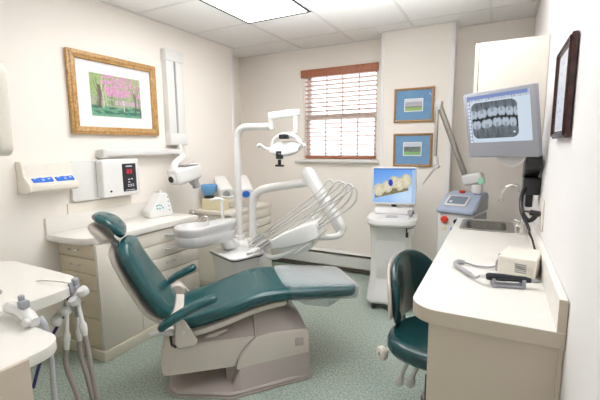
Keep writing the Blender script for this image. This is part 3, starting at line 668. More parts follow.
b = NB(); tube(b, spline([(-1.279, 2.40, 1.56), (-1.279, 2.40, 1.49), (-1.284, 2.40, 1.445), (-1.309, 2.395, 1.42), (-1.359, 2.385, 1.408)], 6), [.022, .018], 14); obj('drop_link', b, M['gloss'], t, True)
# yoke ring
b = NB(); pts = []
for k in range(17):
    a = R(180*k/16); pts.append((-1.343+.118*math.cos(a), 2.375, 1.337+.085*math.sin(a)))
tube(b, pts, [.012+.006*math.sin(math.pi*k/16) for k in range(17)], 12); obj('yoke', b, M['gloss'], t, True)
mt = Matrix.Translation((-1.343, 2.35, 1.335)) @ Matrix.Rotation(R(28), 4, 'X')
b = NB(); lathe(b, [(.02, .022), (.07, .019), (.11, .008), (.125, -.004), (.127, -.012), (.118, -.018), (.02, -.012)], (0, 0, 0), 32, 1, .72, mt); obj('reflector', b, M['gloss'], t, True)
b = NB(); lathe(b, [(.118, -.014), (.105, -.035), (.07, -.05), (.02, -.056)], (0, 0, 0), 32, .96, .68, mt); obj('front_shield', b, M['lens'], t, True)
b = NB(); box(b, -.026, .026, -.030, .03, .045, .078, .006, 2, Matrix.Translation((-1.343, 2.34, 1.345))); obj('lamp_housing', b, M['dark'], t, True)
b = NB(); box(b, -.024, .024, -.012, .018, -.085, -.03, .006, 2, Matrix.Translation((-1.350, 2.285, 1.338))); cyl(b, (-1.350, 2.285, 1.25), (-1.350, 2.285, 1.21), .012, 14); box(b, -1.382, -1.318, 2.275, 2.297, 1.20, 1.215, .004); obj('bulb_holder', b, M['dark'], t, True)
for s in (-1, 1):
    b = NB(); tube(b, spline([(-1.343+s*.115, 2.345, 1.325), (-1.343+s*.135, 2.32, 1.322), (-1.343+s*.15, 2.295, 1.338), (-1.343+s*.172, 2.29, 1.350), (-1.343+s*.19, 2.29, 1.338)], 5), [.010, .013], 12); obj('handle', b, M['gloss'], t, True)

YA = 2.42
t = thing('instrument_arm', 'white delivery arm with tray head and curved instrument whips above the box', 'dental delivery unit', (-1.68, YA, .60))
b = NB(); tube(b, spline([(-1.683, YA, .60), (-1.682, YA, .75), (-1.680, YA, .88), (-1.66, YA, .955), (-1.61, YA, 1.005), (-1.53, YA, 1.03), (-1.40, YA, 1.052), (-1.20, YA, 1.085)], 7), .031, 18); obj('post', b, M['enamel'], t, True)
b = NB(); cyl(b, (-1.683, YA, .60), (-1.683, YA, .63), .045, 24, .006); obj('post_collar', b, M['enamel'], t, True)
b = NB(); d = Vector((-.93, 2.39, .775))-Vector((-1.205, 2.42, 1.165)); mt = Matrix.Translation((-1.205, 2.42, 1.165)) @ d.to_track_quat('Z', 'Y').to_matrix().to_4x4()
loft(b, [[mt @ Vector((x*s, y*s, z)) for x, y in rrect(-.042, .042, -.04, .04, .022, 4)] for z, s in ((-.02, .55), (-.012, .8), (.01, .95), (.05, 1), (d.length*.9, .92), (d.length, .85), (d.length+.02, .55))]); obj('spring_arm', b, M['gloss'], t, True)
b = NB(); cyl(b, (-1.20, 2.415, 1.06), (-1.20, 2.415, 1.115), .035, 18, .006); obj('elbow', b, M['enamel'], t, True)
b = NB(); tube(b, spline([(-.928, 2.38, .81), (-.925, 2.375, .775), (-.928, 2.365, .748), (-.945, 2.34, .735), (-.99, 2.30, .733), (-1.10, 2.23, .735)], 6), .021, 16); obj('lower_link', b, M['enamel'], t, True)
# tray head
q = Matrix.Translation((-1.20, 2.205, .74)) @ Matrix.Rotation(R(10), 4, 'Z') @ Matrix.Rotation(R(-19), 4, 'Y')
b = NB(); loft(b, [[q @ Vector((x, y, z)) for y, z in rrect(-w_, w_, zb, zt, .012, 4)] for x, w_, zb, zt in ((-.135, .10, -.02, .018), (-.125, .118, -.032, .030), (-.06, .13, -.04, .042), (.0, .135, -.045, .052), (.12, .13, -.05, .064), (.19, .122, -.045, .064), (.205, .108, -.03, .052))]); obj('tray_head', b, M['gloss'], t, True)
b = NB(); prism(b, [(-.06, -.040), (.15, -.045), (.13, -.095), (.03, -.115), (-.07, -.075)], 'y', -.118, .05, .008, 2, q); obj('control_block', b, M['white'], t, True)
b = NB(); prism(b, [(-.03, -.058), (.12, -.058), (.11, -.080), (-.01, -.088)], 'y', -.121, -.117, .001, 1, q); obj('control_label', b, M['grey'], t, True)
b = NB(); box(b, -.335, -.28, -.10, .12, -.028, -.005, .008, 2, q); box(b, -.29, -.09, -.03, .05, -.030, -.008, .008, 2, q); obj('holder_bar', b, M['white'], t, True)
dep = Vector((-.32, .95, 0)).normalized()
def whip(k, pts, off):
    P = [Vector(p)+dep*off for p in pts]
    b = NB(); tube(b, spline(P, 8), .0056, 10); o = obj('whip', b, M['whip'], t, True)
    a, c = P[0], P[1]; u = (c-a).normalized()
    b = NB(); tube(b, [a-u*.05, a-u*.03, a, a+u*.08], [.006, .010, .0115, .009], 12); obj('handpiece', b, M['mid' if k % 2 else 'chrome'], t, True)
    b = NB(); cyl(b, a-u*.085, a-u*.045, .007, 12, .002); obj('handpiece_tip', b, M['chrome'], o, True)
    b = NB(); cyl(b, P[-1]+Vector((0, 0, -.03)), P[-1]+Vector((0, 0, .03)), .011, 12, .002); obj('whip_sleeve', b, M['white'], o, True)
whip(0, [(-1.53, 2.2, .674), (-1.26, 2.2, .868), (-1.02, 2.2, 1.045), (-.965, 2.2, 1.105), (-.935, 2.2, 1.118), (-.918, 2.2, 1.085), (-.96, 2.2, 1.03), (-1.08, 2.2, .86)], .07)
whip(1, [(-1.51, 2.2, .667), (-1.20, 2.2, .88), (-.965, 2.2, 1.05), (-.895, 2.2, 1.11), (-.865, 2.2, 1.118), (-.845, 2.2, 1.085), (-.90, 2.2, 1.02), (-1.06, 2.2, .845)], .035)
whip(2, [(-1.49, 2.2, .663), (-1.15, 2.2, .893), (-.915, 2.2, 1.055), (-.862, 2.2, 1.105), (-.835, 2.2, 1.108), (-.822, 2.2, 1.075), (-.87, 2.2, 1.00), (-1.04, 2.2, .83)], .0)
whip(3, [(-1.455, 2.2, .657), (-1.09, 2.2, .897), (-.875, 2.2, 1.045), (-.825, 2.2, 1.100), (-.80, 2.2, 1.108), (-.785, 2.2, 1.075), (-.83, 2.2, .99), (-1.03, 2.2, .82)], -.03)
whip(4, [(-1.43, 2.2, .653), (-1.08, 2.2, .885), (-.845, 2.2, 1.04), (-.79, 2.2, 1.088), (-.765, 2.2, 1.09), (-.755, 2.2, 1.05), (-.80, 2.2, .97), (-1.02, 2.2, .815)], -.06)
b = NB(); tube(b, spline([(-1.09, 2.12, .70), (-1.16, 2.1, .665), (-1.24, 2.09, .625), (-1.33, 2.11, .60), (-1.42, 2.2, .60), (-1.52, 2.32, .60), (-1.60, 2.40, .58)], 6), .016, 12); obj('umbilical_hose', b, M['grey'], t, True)
b = NB(); tube(b, spline([(-1.02, 2.13, .74), (-1.07, 2.10, .70), (-1.13, 2.09, .655)], 5), .007, 8); obj('tray_handle', b, M['grey'], t, True)

# ================================================================== SCANNER CART
t = thing('scanner_cart', 'white scanner cart with lit tooth-model screen and rounded keyboard shelf', 'scanner', (-.765, 3.14, -.0), R(10))
b = NB(); loft(b, [[Vector((x, y, z)) for x, y in rrect(-a, a, y0, .19, .06, 5)] for z, a, y0 in ((.055, .185, -.20), (.075, .192, -.205), (.14, .185, -.17), (.25, .172, -.13), (.45, .165, -.12), (.60, .17, -.135), (.68, .178, -.15))]); obj('body', b, M['gloss'], t)
b = NB(); prism(b, rrect(-.13, .13, -.132, -.05, .03), 'z', .16, .66, .012, 3); obj('front_panel', b, M['white'], t)
b = NB(); prism(b, rrect(-.05, .05, .0, .012, .004), 'y', -.1325, -.13, .001, 1, Matrix.Translation((0, 0, .40))); obj('small_logo', b, M['ink'], t)
b = NB(); loft(b, [[Vector((x*a, -.19+(y+.19)*a if 0 else y*a, z)) for x, y in rrect(-.20, .20, -.24, .20, .13, 7)] for z, a in ((.69, .82), (.70, .93), (.72, 1), (.75, 1.0), (.758, .985), (.76, .95))]); obj('shelf', b, M['gloss'], t)
b = NB(); prism(b, rrect(-.13, .13, -.20, .03, .07), 'z', .759, .764, .002); kb = obj('keypad', b, M['grey'], t)
b = NB(); prism(b, rrect(-.045, .045, -.09, -.055, .012), 'z', .7635, .767, .001); prism(b, rrect(-.05, .05, -.15, -.115, .012), 'z', .7635, .767, .001); obj('touchpad_keys', b, M['mid'], kb)
b = NB(); prism(b, [(.045, .76), (.18, .76), (.18, .825), (.075, .81)], 'x', -.16, .165, .012, 3); obj('console', b, M['grey'], t)
b = NB(); tube(b, spline([(.145, -.03, .77), (.155, -.06, .80), (.14, -.10, .805)], 5), [.016, .022], 12); obj('scanner_cradle', b, M['mid'], t)
b = NB(); tube(b, spline([(.125, -.15, .75), (.12, -.18, .70), (.125, -.185, .62)], 5), .006, 8); cyl(b, (.125, -.185, .62), (.125, -.185, .66), .011, 12, .003); obj('hanging_cable', b, M['dark'], t)
b = NB(); cyl(b, (.0, .128, .80), (.0, .128, .90), .022, 18, .004); obj('screen_neck', b, M['dark'], t)
b = NB(); box(b, -.185, .185, .075, .105, .838, 1.160, .012, 3); ms = obj('screen', b, M['white'], t)
def tooth_screen(u, v):
    c = mixc((.66, .80, .97), (.30, .55, .92), abs(v-.15)*.9+.25*(1-u))
    c = mixc(c, (.75, .86, .98), max(0, 1-((u-.8)**2+(v-.2)**2)*6))
    if v > .955: return (.30, .45, .72)
    if u > .93: return (.62, .74, .90)
    # gum strip rising to the right
    gy = .17+.30*u
    if .04 < u < .84 and gy-.06 < v < gy+.17: c = mixc((.36, .33, .22), (.55, .50, .36), nz(u, v, 14, 3))
    for x, y, rx, ry in ((.14, .37, .13, .19), (.34, .47, .13, .18), (.50, .60, .11, .19), (.64, .55, .11, .20), (.79, .64, .12, .21)):
        d = ((u-x)/rx)**2+((v-y)/ry)**2
        if d < 1: c = mixc((.90, .87, .74), (.60, .55, .42), d*.8*nz(u, v, 20, 5)+.25*(nz(u, v, 30, 7) > .58))
        if d < 1 and (x, y) == (.33, .45): c = mixc(c, (.92, .94, .97), .75)
    d = ((u-.42)/.055)**2+((v-.58)/.10)**2
    if d < 1: c = (.10, .22, .70)
    return c
me = paint('lit_picture', (-.172, .0742, .855), (.344, 0, 0), (0, 0, .292), 96, 72, tooth_screen); obj('lit_picture', me, M['scr'], ms)
for sx in (-1, 1):
    for yy in (-.17, .15):
        b = NB(); cyl(b, (sx*.125-.014, yy, .032), (sx*.125+.014, yy, .032), .032, 18, .006); cs = obj('caster', b, M['dark'], t)
        b = NB(); box(b, sx*.125-.022, sx*.125+.022, yy-.022, yy+.022, .045, .066, .005); obj('fork', b, M['mid'], cs)

# ================================================================== LASER
t = thing('laser_machine', 'grey laser machine with jointed arm and red button beyond the sink counter', 'laser machine', (-.235, 3.26, 0), R(-14))
b = NB(); box(b, -.13, .13, -.17, .17, .05, .83, .012, 3); obj('cabinet', b, M['white'], t)
b = NB(); box(b, .124, .135, -.16, .16, .06, .80, .004); obj('side_panel', b, M['laserside'], t)
prof = [(-.195, .815), (-.195, .848), (.01, .948), (.17, .958), (.17, .815)]
b = NB(); prism(b, prof, 'x', -.138, .138, .012, 3); cs = obj('console_hood', b, M['lasergrey'], t)
b = NB(); prism(b, [(-.165, .82), (-.165, .85), (.01, .932), (.16, .938), (.16, .82)], 'x', .132, .143, .004); obj('hood_side', b, M['laserside'], t)
mt = Matrix.Translation((-.01, -.095, .8985)) @ Matrix.Rotation(R(26), 4, 'X')
b = NB(); prism(b, rrect(-.088, .08, -.068, .075, .015), 'z', -.002, .010, .003, 2, mt); obj('screen_bezel', b, M['grey'], cs, False)
b = NB(); prism(b, rrect(-.07, .065, -.045, .06, .006), 'z', .009, .0125, .001, 1, mt); obj('screen', b, M['screen_dark'], cs)
b = NB(); box(b, -.055, -.035, -.03, -.01, .0115, .0135, 0, 1, mt); obj('screen_icon', b, M['ink'], cs)
b = NB(); cyl(b, (-.075, -.17, .765), (-.075, -.195, .765), .028, 20, .006); obj('emergency_stop', b, M['red'], t, label='red mushroom stop button')
b = NB(); cyl(b, (.015, -.17, .755), (.015, -.192, .755), .02, 18, .004); obj('key_switch', b, M['dark'], t)
b = NB(); prism(b, rrect(-.03, .03, .665, .705, .006), 'y', -.173, -.169, .001); obj('blue_label', b, M['blue'], t, label='small blue label')
b = NB(); prism(b, rrect(-.10, -.062, .675, .705, .004), 'y', -.173, -.169, .001); obj('yellow_label', b, M['yellow'], t, label='small yellow label')
b = NB(); cyl(b, (-.03, .06, .950), (-.03, .06, .970), .024, 18, .005); obj('foot_connector', b, M['red'], t, label='flat red cap on top')
b = NB(); cyl(b, (.085, .05, .955), (.085, .05, 1.03), .042, 24, .008); obj('arm_base', b, M['white'], t)
b = NB(); mt = Matrix.Translation((.06, .05, 1.07)) @ Matrix.Rotation(R(-14), 4, 'Y'); box(b, -.085, .07, -.045, .045, -.04, .045, .02, 3, mt); aj = obj('arm_joint', b, M['grey'], t)
b = NB(); cyl(b, (.125, .02, 1.06), (.125, -.005, 1.06), .026, 18, .004); obj('green_cap', b, M['green_tip'], aj, label='pale green joint cap')
b = NB(); cyl(b, (-.015, .05, 1.10), (-.215, .0, 1.635), .022, 16, .003); obj('upper_tube', b, M['steel'], t)
b = NB(); box(b, -.25, -.20, -.03, .03, 1.615, 1.69, .012, 3); obj('top_elbow', b, M['grey'], t)
b = NB(); cyl(b, (-.232, -.02, 1.64), (-.215, -.06, 1.23), .0135, 14, .002); obj('drop_tube', b, M['steel'], t)
b = NB(); cyl(b, (-.215, -.06, 1.245), (-.205, -.062, 1.18), .022, 14, .005); cyl(b, (-.225, -.06, 1.19), (-.18, -.062, 1.16), .016, 12, .004); obj('wrist_joint', b, M['grey'], t)
b = NB(); tube(b, [(-.20, -.062, 1.165), (-.235, -.07, 1.12), (-.29, -.08, 1.04), (-.305, -.083, 1.015)], [.010, .008, .006, .004], 12); obj('laser_handpiece', b, M['chrome'], t)

# ================================================================== RIGHT SIDE
CZ = .80; CX0, CX1, CY0, CY1 = -.247, RW-.002, 1.257, 3.02
SX0, SX1, SY0, SY1 = -.185, .085, 2.63, 2.95
t = thing('sink_countertop', 'long cream countertop with backsplash along the right wall', 'countertop', (-.02, 2.1, CZ-.052))
b = NB()
r = .10; poly = [(CX1, CY0), (CX1, SY0), (CX0, SY0)] + [(CX0+r-r*math.cos(R(a)), CY0+r-r*math.sin(R(a))) for a in range(0, 91, 10)]
prism(b, poly, 'z', CZ-.05, CZ-.0015, 0)
for a in ((CX0, SX0, SY0, SY1), (SX1, CX1, SY0, SY1), (CX0, CX1, SY1, CY1)): box(b, *a, CZ-.05, CZ-.0015, 0)
obj('edge_band', b, M['edge'], t, True, label='beige edge band')
b = NB(); poly = [(CX1, CY0), (CX1, SY0), (CX0, SY0)] + [(CX0+r-r*math.cos(R(a)), CY0+r-r*math.sin(R(a))) for a in range(0, 91, 6)]
prism(b, poly, 'z', CZ-.0016, CZ, 0)
for a in ((CX0, SX0, SY0, SY1), (SX1, CX1, SY0, SY1), (CX0, CX1, SY1, CY1)): box(b, *a, CZ-.0016, CZ, 0)
obj('laminate_top', b, M['top'], t, True)
b = NB(); box(b, RW-.024, RW-.002, CY0+.004, CY1, CZ, CZ+.098, .002); bs = obj('backsplash', b, M['top'], t, True)
b = NB(); box(b, RW-.0245, RW-.002, CY0+.0005, CY0+.0045, CZ-.002, CZ+.098, 0); obj('end_cap', b, M['edge'], bs, True, label='beige end strip')
t = thing('sink_cabinet', 'beige base cabinet with flat end panel under the sink countertop', 'cabinet', (.01, 2.1, 0))
b = NB(); box(b, -.18, RW-.014, 1.272, 1.294, 0, CZ-.052, .002); obj('end_panel', b, M['edge'], t, True)
b = NB(); box(b, -.20, RW-.014, 2.12, 3.0, .08, CZ-.30, .003); box(b, -.20, RW-.014, 2.12, 2.14, CZ-.31, CZ-.052, 0); box(b, -.20, RW-.014, 2.98, 3.0, CZ-.31, CZ-.052, 0); box(b, -.20, -.188, 2.12, 3.0, CZ-.31, CZ-.052, 0); obj('body', b, M['lam'], t, True)
b = NB(); box(b, -.16, RW-.014, 2.14, 3.0, 0, .08, .003); obj('plinth', b, M['base'], t, True)
b = NB(); box(b, RW-.014, RW-.002, 1.272, 3.0, 0, CZ-.052, 0); obj('back_panel', b, M['edge'], t, True)
for y0 in (2.125, 2.565):
    b = NB(); box(b, -.218, -.20, y0, y0+.43, .09, CZ-.06, .002); d = obj('door', b, M['lam'], t, True)
    b = NB(); tube(b, spline([(-.218, y0+.04, .62), (-.24, y0+.04, .615), (-.244, y0+.04, .575), (-.24, y0+.04, .535), (-.218, y0+.04, .53)], 5), .0045, 8); obj('handle', b, M['chrome'], d, True)
# sink and tap
t = thing('sink', 'stainless steel sink set into the right countertop', 'sink', (-.05, 2.79, CZ-.16))
b = NB(); n = 6
out = rrect(SX0-.022, SX1+.026, SY0-.022, SY1+.022, .035, n); inn = rrect(SX0+.012, SX1-.02, SY0+.016, SY1-.016, .05, n)
fl = rrect(SX0+.03, SX1-.038, SY0+.034, SY1-.034, .05, n); hole = rrect(SX0+.004, SX1-.004, SY0+.004, SY1-.004, .03, n)
def rg(p, z): return [Vector((x, y, z)) for x, y in p]
loft(b, [rg(out, CZ+.0005), rg(out, CZ+.004), rg([(x*.985+.0*1, y) for x, y in out], CZ+.005), rg(inn, CZ+.003), rg(inn, CZ-.01), rg(fl, CZ-.13), rg([(-.05+(x+.05)*.3, 2.79+(y-2.79)*.3) for x, y in fl], CZ-.137)], cap=False)
V = [v for v in b.verts][-len(fl):]; b.faces.new(V); bmesh.ops.recalc_face_normals(b, faces=b.faces[:])
for f in b.faces: f.normal_flip() if 0 else None
sk = obj('basin', b, M['steel'], t, True)
b = NB(); cyl(b, (-.05, 2.79, CZ-.139), (-.05, 2.79, CZ-.132), .028, 20, .002); obj('drain', b, M['chrome'], t, True)
t = thing('faucet', 'chrome gooseneck faucet behind the sink beside the right wall', 'faucet', (.145, 2.68, CZ))
b = NB(); tube(b, spline([(.145, 2.68, CZ), (.145, 2.68, CZ+.10), (.145, 2.68, CZ+.19), (.132, 2.685, CZ+.25), (.098, 2.695, CZ+.288), (.055, 2.705, CZ+.275), (.03, 2.71, CZ+.235), (.024, 2.712, CZ+.195)], 7), .0095, 14); obj('spout', b, M['chrome'], t, True)
b = NB(); cyl(b, (.145, 2.68, CZ), (.145, 2.68, CZ+.05), .02, 20, .006); cyl(b, (.024, 2.712, CZ+.20), (.023, 2.713, CZ+.178), .013, 14, .002); obj('base', b, M['chrome'], t, True)
for s in (-1, 1):
    b = NB(); cyl(b, (.145, 2.68+s*.07, CZ), (.145, 2.68+s*.07, CZ+.04), .015, 16, .004); tube(b, [(.145, 2.68+s*.07, CZ+.045), (.11, 2.68+s*.085, CZ+.058)], [.008, .005], 10); obj('lever', b, M['chrome'], t, True)
b = NB(); box(b, .12, .17, 2.59, 2.77, CZ+.0004, CZ+.012, .005); obj('deck_plate', b, M['chrome'], t, True)

# control box, handpiece on its rest
t = thing('control_box', 'small cream electric handpiece control box on the right counter', 'control unit', (.105, 1.80, CZ+.0005), R(-12))
b = NB(); box(b, -.068, .068, -.095, .095, .0, .088, .006, 3); obj('case', b, M['lam'], t)
b = NB(); prism(b, [(-.094, .006), (-.115, .012), (-.115, .05), (-.094, .082)], 'x', -.066, .066, .003); o_ = 0
for v in b.verts: v.co = Matrix.Rotation(R(-90), 4, 'Z') @ v.co
for v in b.verts: v.co.x = v.co.x*.72; 
obj('front_panel', b, M['mid'], t)
b = NB()
for k in range(5): box(b, -.005, .035, -.0965, -.0945, .028+.008*k, .033+.008*k, 0)
obj('vent_grille', b, M['mid'], t)
b = NB(); cyl(b, (-.085, .05, .045), (-.095, .05, .045), .012, 14, .002); obj('dial', b, M['dark'], t)
t = thing('handpiece_rest', 'pale grey plastic rest for handpiece on the right counter', 'stand', (.055, 1.60, CZ+.0005), R(14))
b = NB(); box(b, -.058, .058, -.022, .022, 0, .012, .005); obj('base', b, M['mongrey'], t)
for s in (-1, 1):
    b = NB(); prism(b, [(-.021, .008), (.021, .008), (.019, .034), (.011, .034), (.006, .021), (-.006, .021), (-.011, .034), (-.019, .034)], 'x', s*.052-.006, s*.052+.006, .002); obj('cradle', b, M['mongrey'], t)
t = thing('dental_handpiece', 'navy-gripped handpiece with cord lying on the pale grey rest', 'handpiece', (.055, 1.60, CZ+.023), R(14))
b = NB(); tube(b, [(-.078, 0, .013), (-.072, 0, .013), (-.066, 0, .013), (-.02, 0, .012), (.03, 0, .0105), (.06, 0, .009), (.078, 0, .007)], [.008, .0135, .0145, .0145, .012, .012, .009], 18); obj('grip', b, M['navy'], t)
b = NB(); tube(b, [(.078, 0, .007), (.098, 0, .005), (.112, 0, .004)], [.008, .007, .003], 14); obj('nose', b, M['mid'], t)
b = NB(); cyl(b, (-.078, 0, .013), (-.098, 0, .012), .007, 12, .002); obj('collar', b, M['grey'], t)
b = NB(); tube(b, spline([(-.040, 1.577, CZ+.036), (-.055, 1.60, CZ+.020), (-.072, 1.635, CZ+.014), (-.105, 1.69, CZ+.014), (-.145, 1.765, CZ+.014), (-.138, 1.815, CZ+.013), (-.10, 1.82, CZ+.009), (-.06, 1.805, CZ+.006), (0, 1.80, CZ+.012), (.03, 1.80, CZ+.035)], 8), [.005]*14+[.007]*4+[.0105]*28+[.004]*27, 10); obj('cord', b, M['mid'], t, True)

# overhead cabinet
t = thing('overhead_cabinet', 'white overhead wall cabinet on the right wall above the sink counter', 'cabinet', (.03, 2.85, 1.385))
b = NB(); box(b, -.128, RW-.002, 2.41, 3.30, 1.385, 1.893, .002); obj('body', b, M['lam'], t, True)
for y0 in (2.414, 2.858):
    b = NB(); box(b, -.150, -.131, y0, y0+.438, 1.385, 1.893, .003); d = obj('door', b, M['lam'], t, True)
    b = NB(); tube(b, spline([(-.150, y0+.03, 1.50), (-.170, y0+.03, 1.495), (-.172, y0+.03, 1.46), (-.170, y0+.03, 1.425), (-.150, y0+.03, 1.42)], 5), .0045, 8); obj('handle', b, M['chrome'], d, True)

# monitor on its wall arm
U = Vector((.309, -.183, .010)).normalized(); V = Vector((-.045, -.055, .34)); V = (V-U*V.dot(U)).normalized(); Nn = U.cross(V)   # Nn faces the room
mc = Vector((-.012, 2.16, 1.438))
mm = Matrix((( *U, 0), (*V, 0), (*Nn, 0), (0, 0, 0, 1))).transposed(); mm.translation = mc
t = thing('xray_monitor', 'silver-grey monitor showing a dental x-ray beside the right wall', 'monitor', (.10, 2.26, 1.10))
mw, mh = .182, .168
b = NB(); prism(b, rrect(-mw, mw, -mh, mh, .008), 'z', -.035, .0, .006, 2, mm); cs = obj('casing', b, M['mongrey'], t, True)
b = NB(); prism(b, rrect(-mw*.8, mw*.8, -mh*.8, mh*.8, .03), 'z', -.062, -.033, .012, 2, mm); obj('back_cover', b, M['mongrey'], cs, True)
def xr(u, v):
    c = (.78, .84, .90)
    if v > .93: return (.42, .50, .72) if u < .97 else (.7, .75, .85)
    if v > .885: return (.74, .78, .84) if nz(u, v, 40, 3) > .42 else (.45, .50, .58)
    if u < .035: return (.62, .70, .80) if int(v*26) % 2 else (.86, .90, .94)
    if u < .05: return (.25, .3, .38)
    # film
    x, y = (u-.435)/.37, (v-.47)/.385
    if abs(x) < 1 and abs(y) < 1:
        rx, ry = max(0, abs(x)-.72)/.28, max(0, abs(y)-.72)/.28
        if rx*rx+ry*ry > 1: return c
        g = .10+.05*nz(x, y, 6, 1); fine = nz(x*2, y*2, 12, 2)-.5
        bite = .10+.05*math.sin(x*3+1); val = g
        if y > bite+.50: val = max(val, .30+.16*(nz(x*1.5, y, 7, 5)-.3))
        if y < bite-.50: val = max(val, .32+.16*(nz(x*1.5, y, 7, 9)-.3))
        for up, row in ((1, ((-.90, .17), (-.52, .23), (-.04, .245), (.36, .165), (.69, .165), (.98, .13))), (-1, ((-.80, .20), (-.33, .26), (.14, .205), (.50, .16), (.80, .145)))):
            for cx, wd in row:
                d = (y-bite)*up                      # distance from the bite line, away from it
                rootw = wd*(.86-.42*max(0, d-.48)); dx = abs(x-cx)
                if .48 < d < 1.15 and dx < rootw:
                    val = max(val, .46-.16*(dx/rootw)**2+.10*fine-.10*(d-.48))
                    if wd > .19 and d > .62 and dx < .03+.10*(d-.62): val = .30+.08*fine
                    elif dx < .018: val -= .10
                hw = wd*(.93+.07*math.sin(min(1, max(0, d/.5))*3.14))
                e = (dx/hw)**3.2+(abs(d-.30-.02*math.cos((x-cx)/wd*6))/.245)**3.0
                if e < 1: val = .74-.16*e*e+.10*fine-(.16 if dx < wd*.32 and d > .30 else 0)
        def col(q): return (q*.88, q*.96, q*1.04)
        if (x-.83)**2+(y+.72)**2 < .0022: return (.95, .97, 1)
        return col(min(.86, max(.08, val)))
    return c
me = paint('lit_picture', mm @ Vector((-mw*.875, -mh*.52, .0012)), U*(mw*1.745), V*(mh*1.42), 130, 96, xr); obj('lit_picture', me, M['scr'], cs, True)
b = NB()
for k in range(5): box(b, -.02+.012*k, -.014+.012*k, -mh*.95, -mh*.925, .0005, .0014, 0, 1, mm)
obj('buttons', b, M['mid'], cs, True)
b = NB(); box(b, -.016, .018, -mh*.62, -mh*.595, .0004, .0010, 0, 1, mm); obj('maker_mark', b, M['mid'], cs, True)
b = NB(); box(b, mw*.55, mw*.78, mh*.945, mh*.96, .0004, .0010, 0, 1, mm); obj('printed_line', b, M['mid'], cs, True)
b = NB(); cyl(b, mm @ Vector((.01, -mh*.88, -.075)), mm @ Vector((.01, -mh*.88, -.06)), .085, 32, .006); obj('swivel_disc', b, M['grey'], t, True)
# arm
b = NB(); prism(b, [(2.20, 1.275), (2.23, 1.295), (2.42, 1.235), (2.43, 1.155), (2.40, 1.15), (2.22, 1.215)], 'x', .118, .190, .008, 2); obj('arm_link', b, M['dark'], t, True)
b = NB(); box(b, .120, RW-.002, 2.30, 2.42, 1.075, 1.165, .008); box(b, .135, .17, 2.33, 2.39, 1.005, 1.085, .008); obj('arm_bracket', b, M['dark'], t, True)
b = NB(); tube(b, spline([mm @ Vector((.05, -.1, -.06)), (.10, 2.33, 1.30), (.14, 2.26, 1.28), (.15, 2.25, 1.26)], 6), .018, 12); obj('screen_pivot', b, M['dark'], t, True)
b = NB(); tube(b, spline([(.14, 2.33, 1.13), (.115, 2.26, 1.07), (.118, 2.20, 1.0), (.145, 2.16, .965), (.17, 2.15, .985), (.185, 2.2, 1.0)], 7), .011, 10); obj('arm_cable', b, M['dark'], t, True)
b = NB(); box(b, RW-.008, RW-.001, 2.07, 2.20, .93, 1.08, .002); p = based(b, 'outlet_plate', M['lam'], 'cream outlet plate on right wall below the black monitor arm', 'outlet')
t = thing('power_cord', 'black plug and thin black cord hanging from the cream outlet plate', 'cord', (RW-.01, 2.13, .80))
b = NB(); cyl(b, (RW-.008, 2.13, 1.005), (RW-.055, 2.13, 1.01), .014, 14, .004); obj('plug', b, M['dark'], t, True)
b = NB(); tube(b, spline([(RW-.05, 2.13, 1.01), (.125, 2.15, 1.01), (.118, 2.16, .985), (.135, 2.12, .95), (.155, 2.05, .905), (.165, 1.97, .87), (.168, 1.95, .86)], 7), .0045, 8); obj('wire', b, M['dark'], t, True)
b = NB(); tube(b, spline([(.125, 2.17, .99), (.14, 2.14, .955), (.15, 2.10, .93), (.145, 2.06, .92), (.16, 2.02, .895)], 7), .004, 8); obj('wire', b, M['dark'], t, True)

# ================================================================== STOOL
t = thing('stool', 'dark green padded operator stool with backrest beside the right counter', 'stool', (-.225, 1.755, 0), R(-14))  # local +x: the way it faces
b = NB()
rings = []
for z, s in ((.395, .70), (.398, .88), (.405, .96), (.42, 1.0), (.445, 1.0), (.462, .97), (.472, .90), (.474, .75), (.470, .5), (.468, .2)):
    rings.append([Vector(((.195+(.015 if math.cos(a) > 0 else .0))*s*math.copysign(abs(math.cos(a))**.85, math.cos(a)), .215*s*math.copysign(abs(math.sin(a))**.85, math.sin(a)), z)) for a in [2*math.pi*k/40 for k in range(40)]])
loft(b, rings); obj('seat', b, M['stoolgreen'], t)
b = NB(); prism(b, rrect(-.12, .12, -.12, .12, .03), 'z', .375, .397, .006); obj('seat_pan', b, M['mid'], t)
# curved backrest: swept around behind the seat
def backpad(r0, r1, bev, zlo, zhi, hw, ex=2.6):
    b = NB(); rings = []; n = 30
    for i in range(n+1):
        u = -1+2*i/n; a = math.pi+u*hw; k = max(0, 1-abs(u)**ex)**(1/ex)
        top = zlo+(zhi-zlo)*(.38+.62*k) ; bot = zlo+(zhi-zlo)*(.30-.30*max(0, 1-abs(u)**3.2)**(1/3.2))
        if i in (0, n): top = bot+.02
        e = .35 if i in (0, n) else (.8 if i in (1, n-1) else 1); rm, rh = (r0+r1)/2, (r1-r0)/2*e; ring = []
        for q_ in range(16):
            th = 2*math.pi*q_/16; cx = math.copysign(abs(math.cos(th))**.7, math.cos(th)); sz = math.copysign(abs(math.sin(th))**.45, math.sin(th))
            z = (top+bot)/2+(top-bot)/2*sz; rr = rm+rh*cx-.07*(z-.45)*-1*.9; ring.append(Vector((.10+rr*math.cos(a), rr*math.sin(a), z)))
        rings.append(ring)
    return loft(b, rings)
BO = Vector((.045, .160, 0))
b = backpad(.345, .385, 0, .455, .79, .70, 2.1); b.transform(Matrix.Translation(BO)); obj('backrest', b, M['stoolgreen'], t)
b = backpad(.383, .406, 0, .475, .775, .66, 2.1); b.transform(Matrix.Translation(BO)); obj('backrest_shell', b, M['beige'], t, label='beige back shell')
b = NB(); tube(b, spline([(-.08, .08, .375), (-.17, .17, .37), (-.235, .183, .40), (-.245, .183, .50), (-.255, .183, .62)], 6), .013, 12); obj('back_support', b, M['mid'], t)
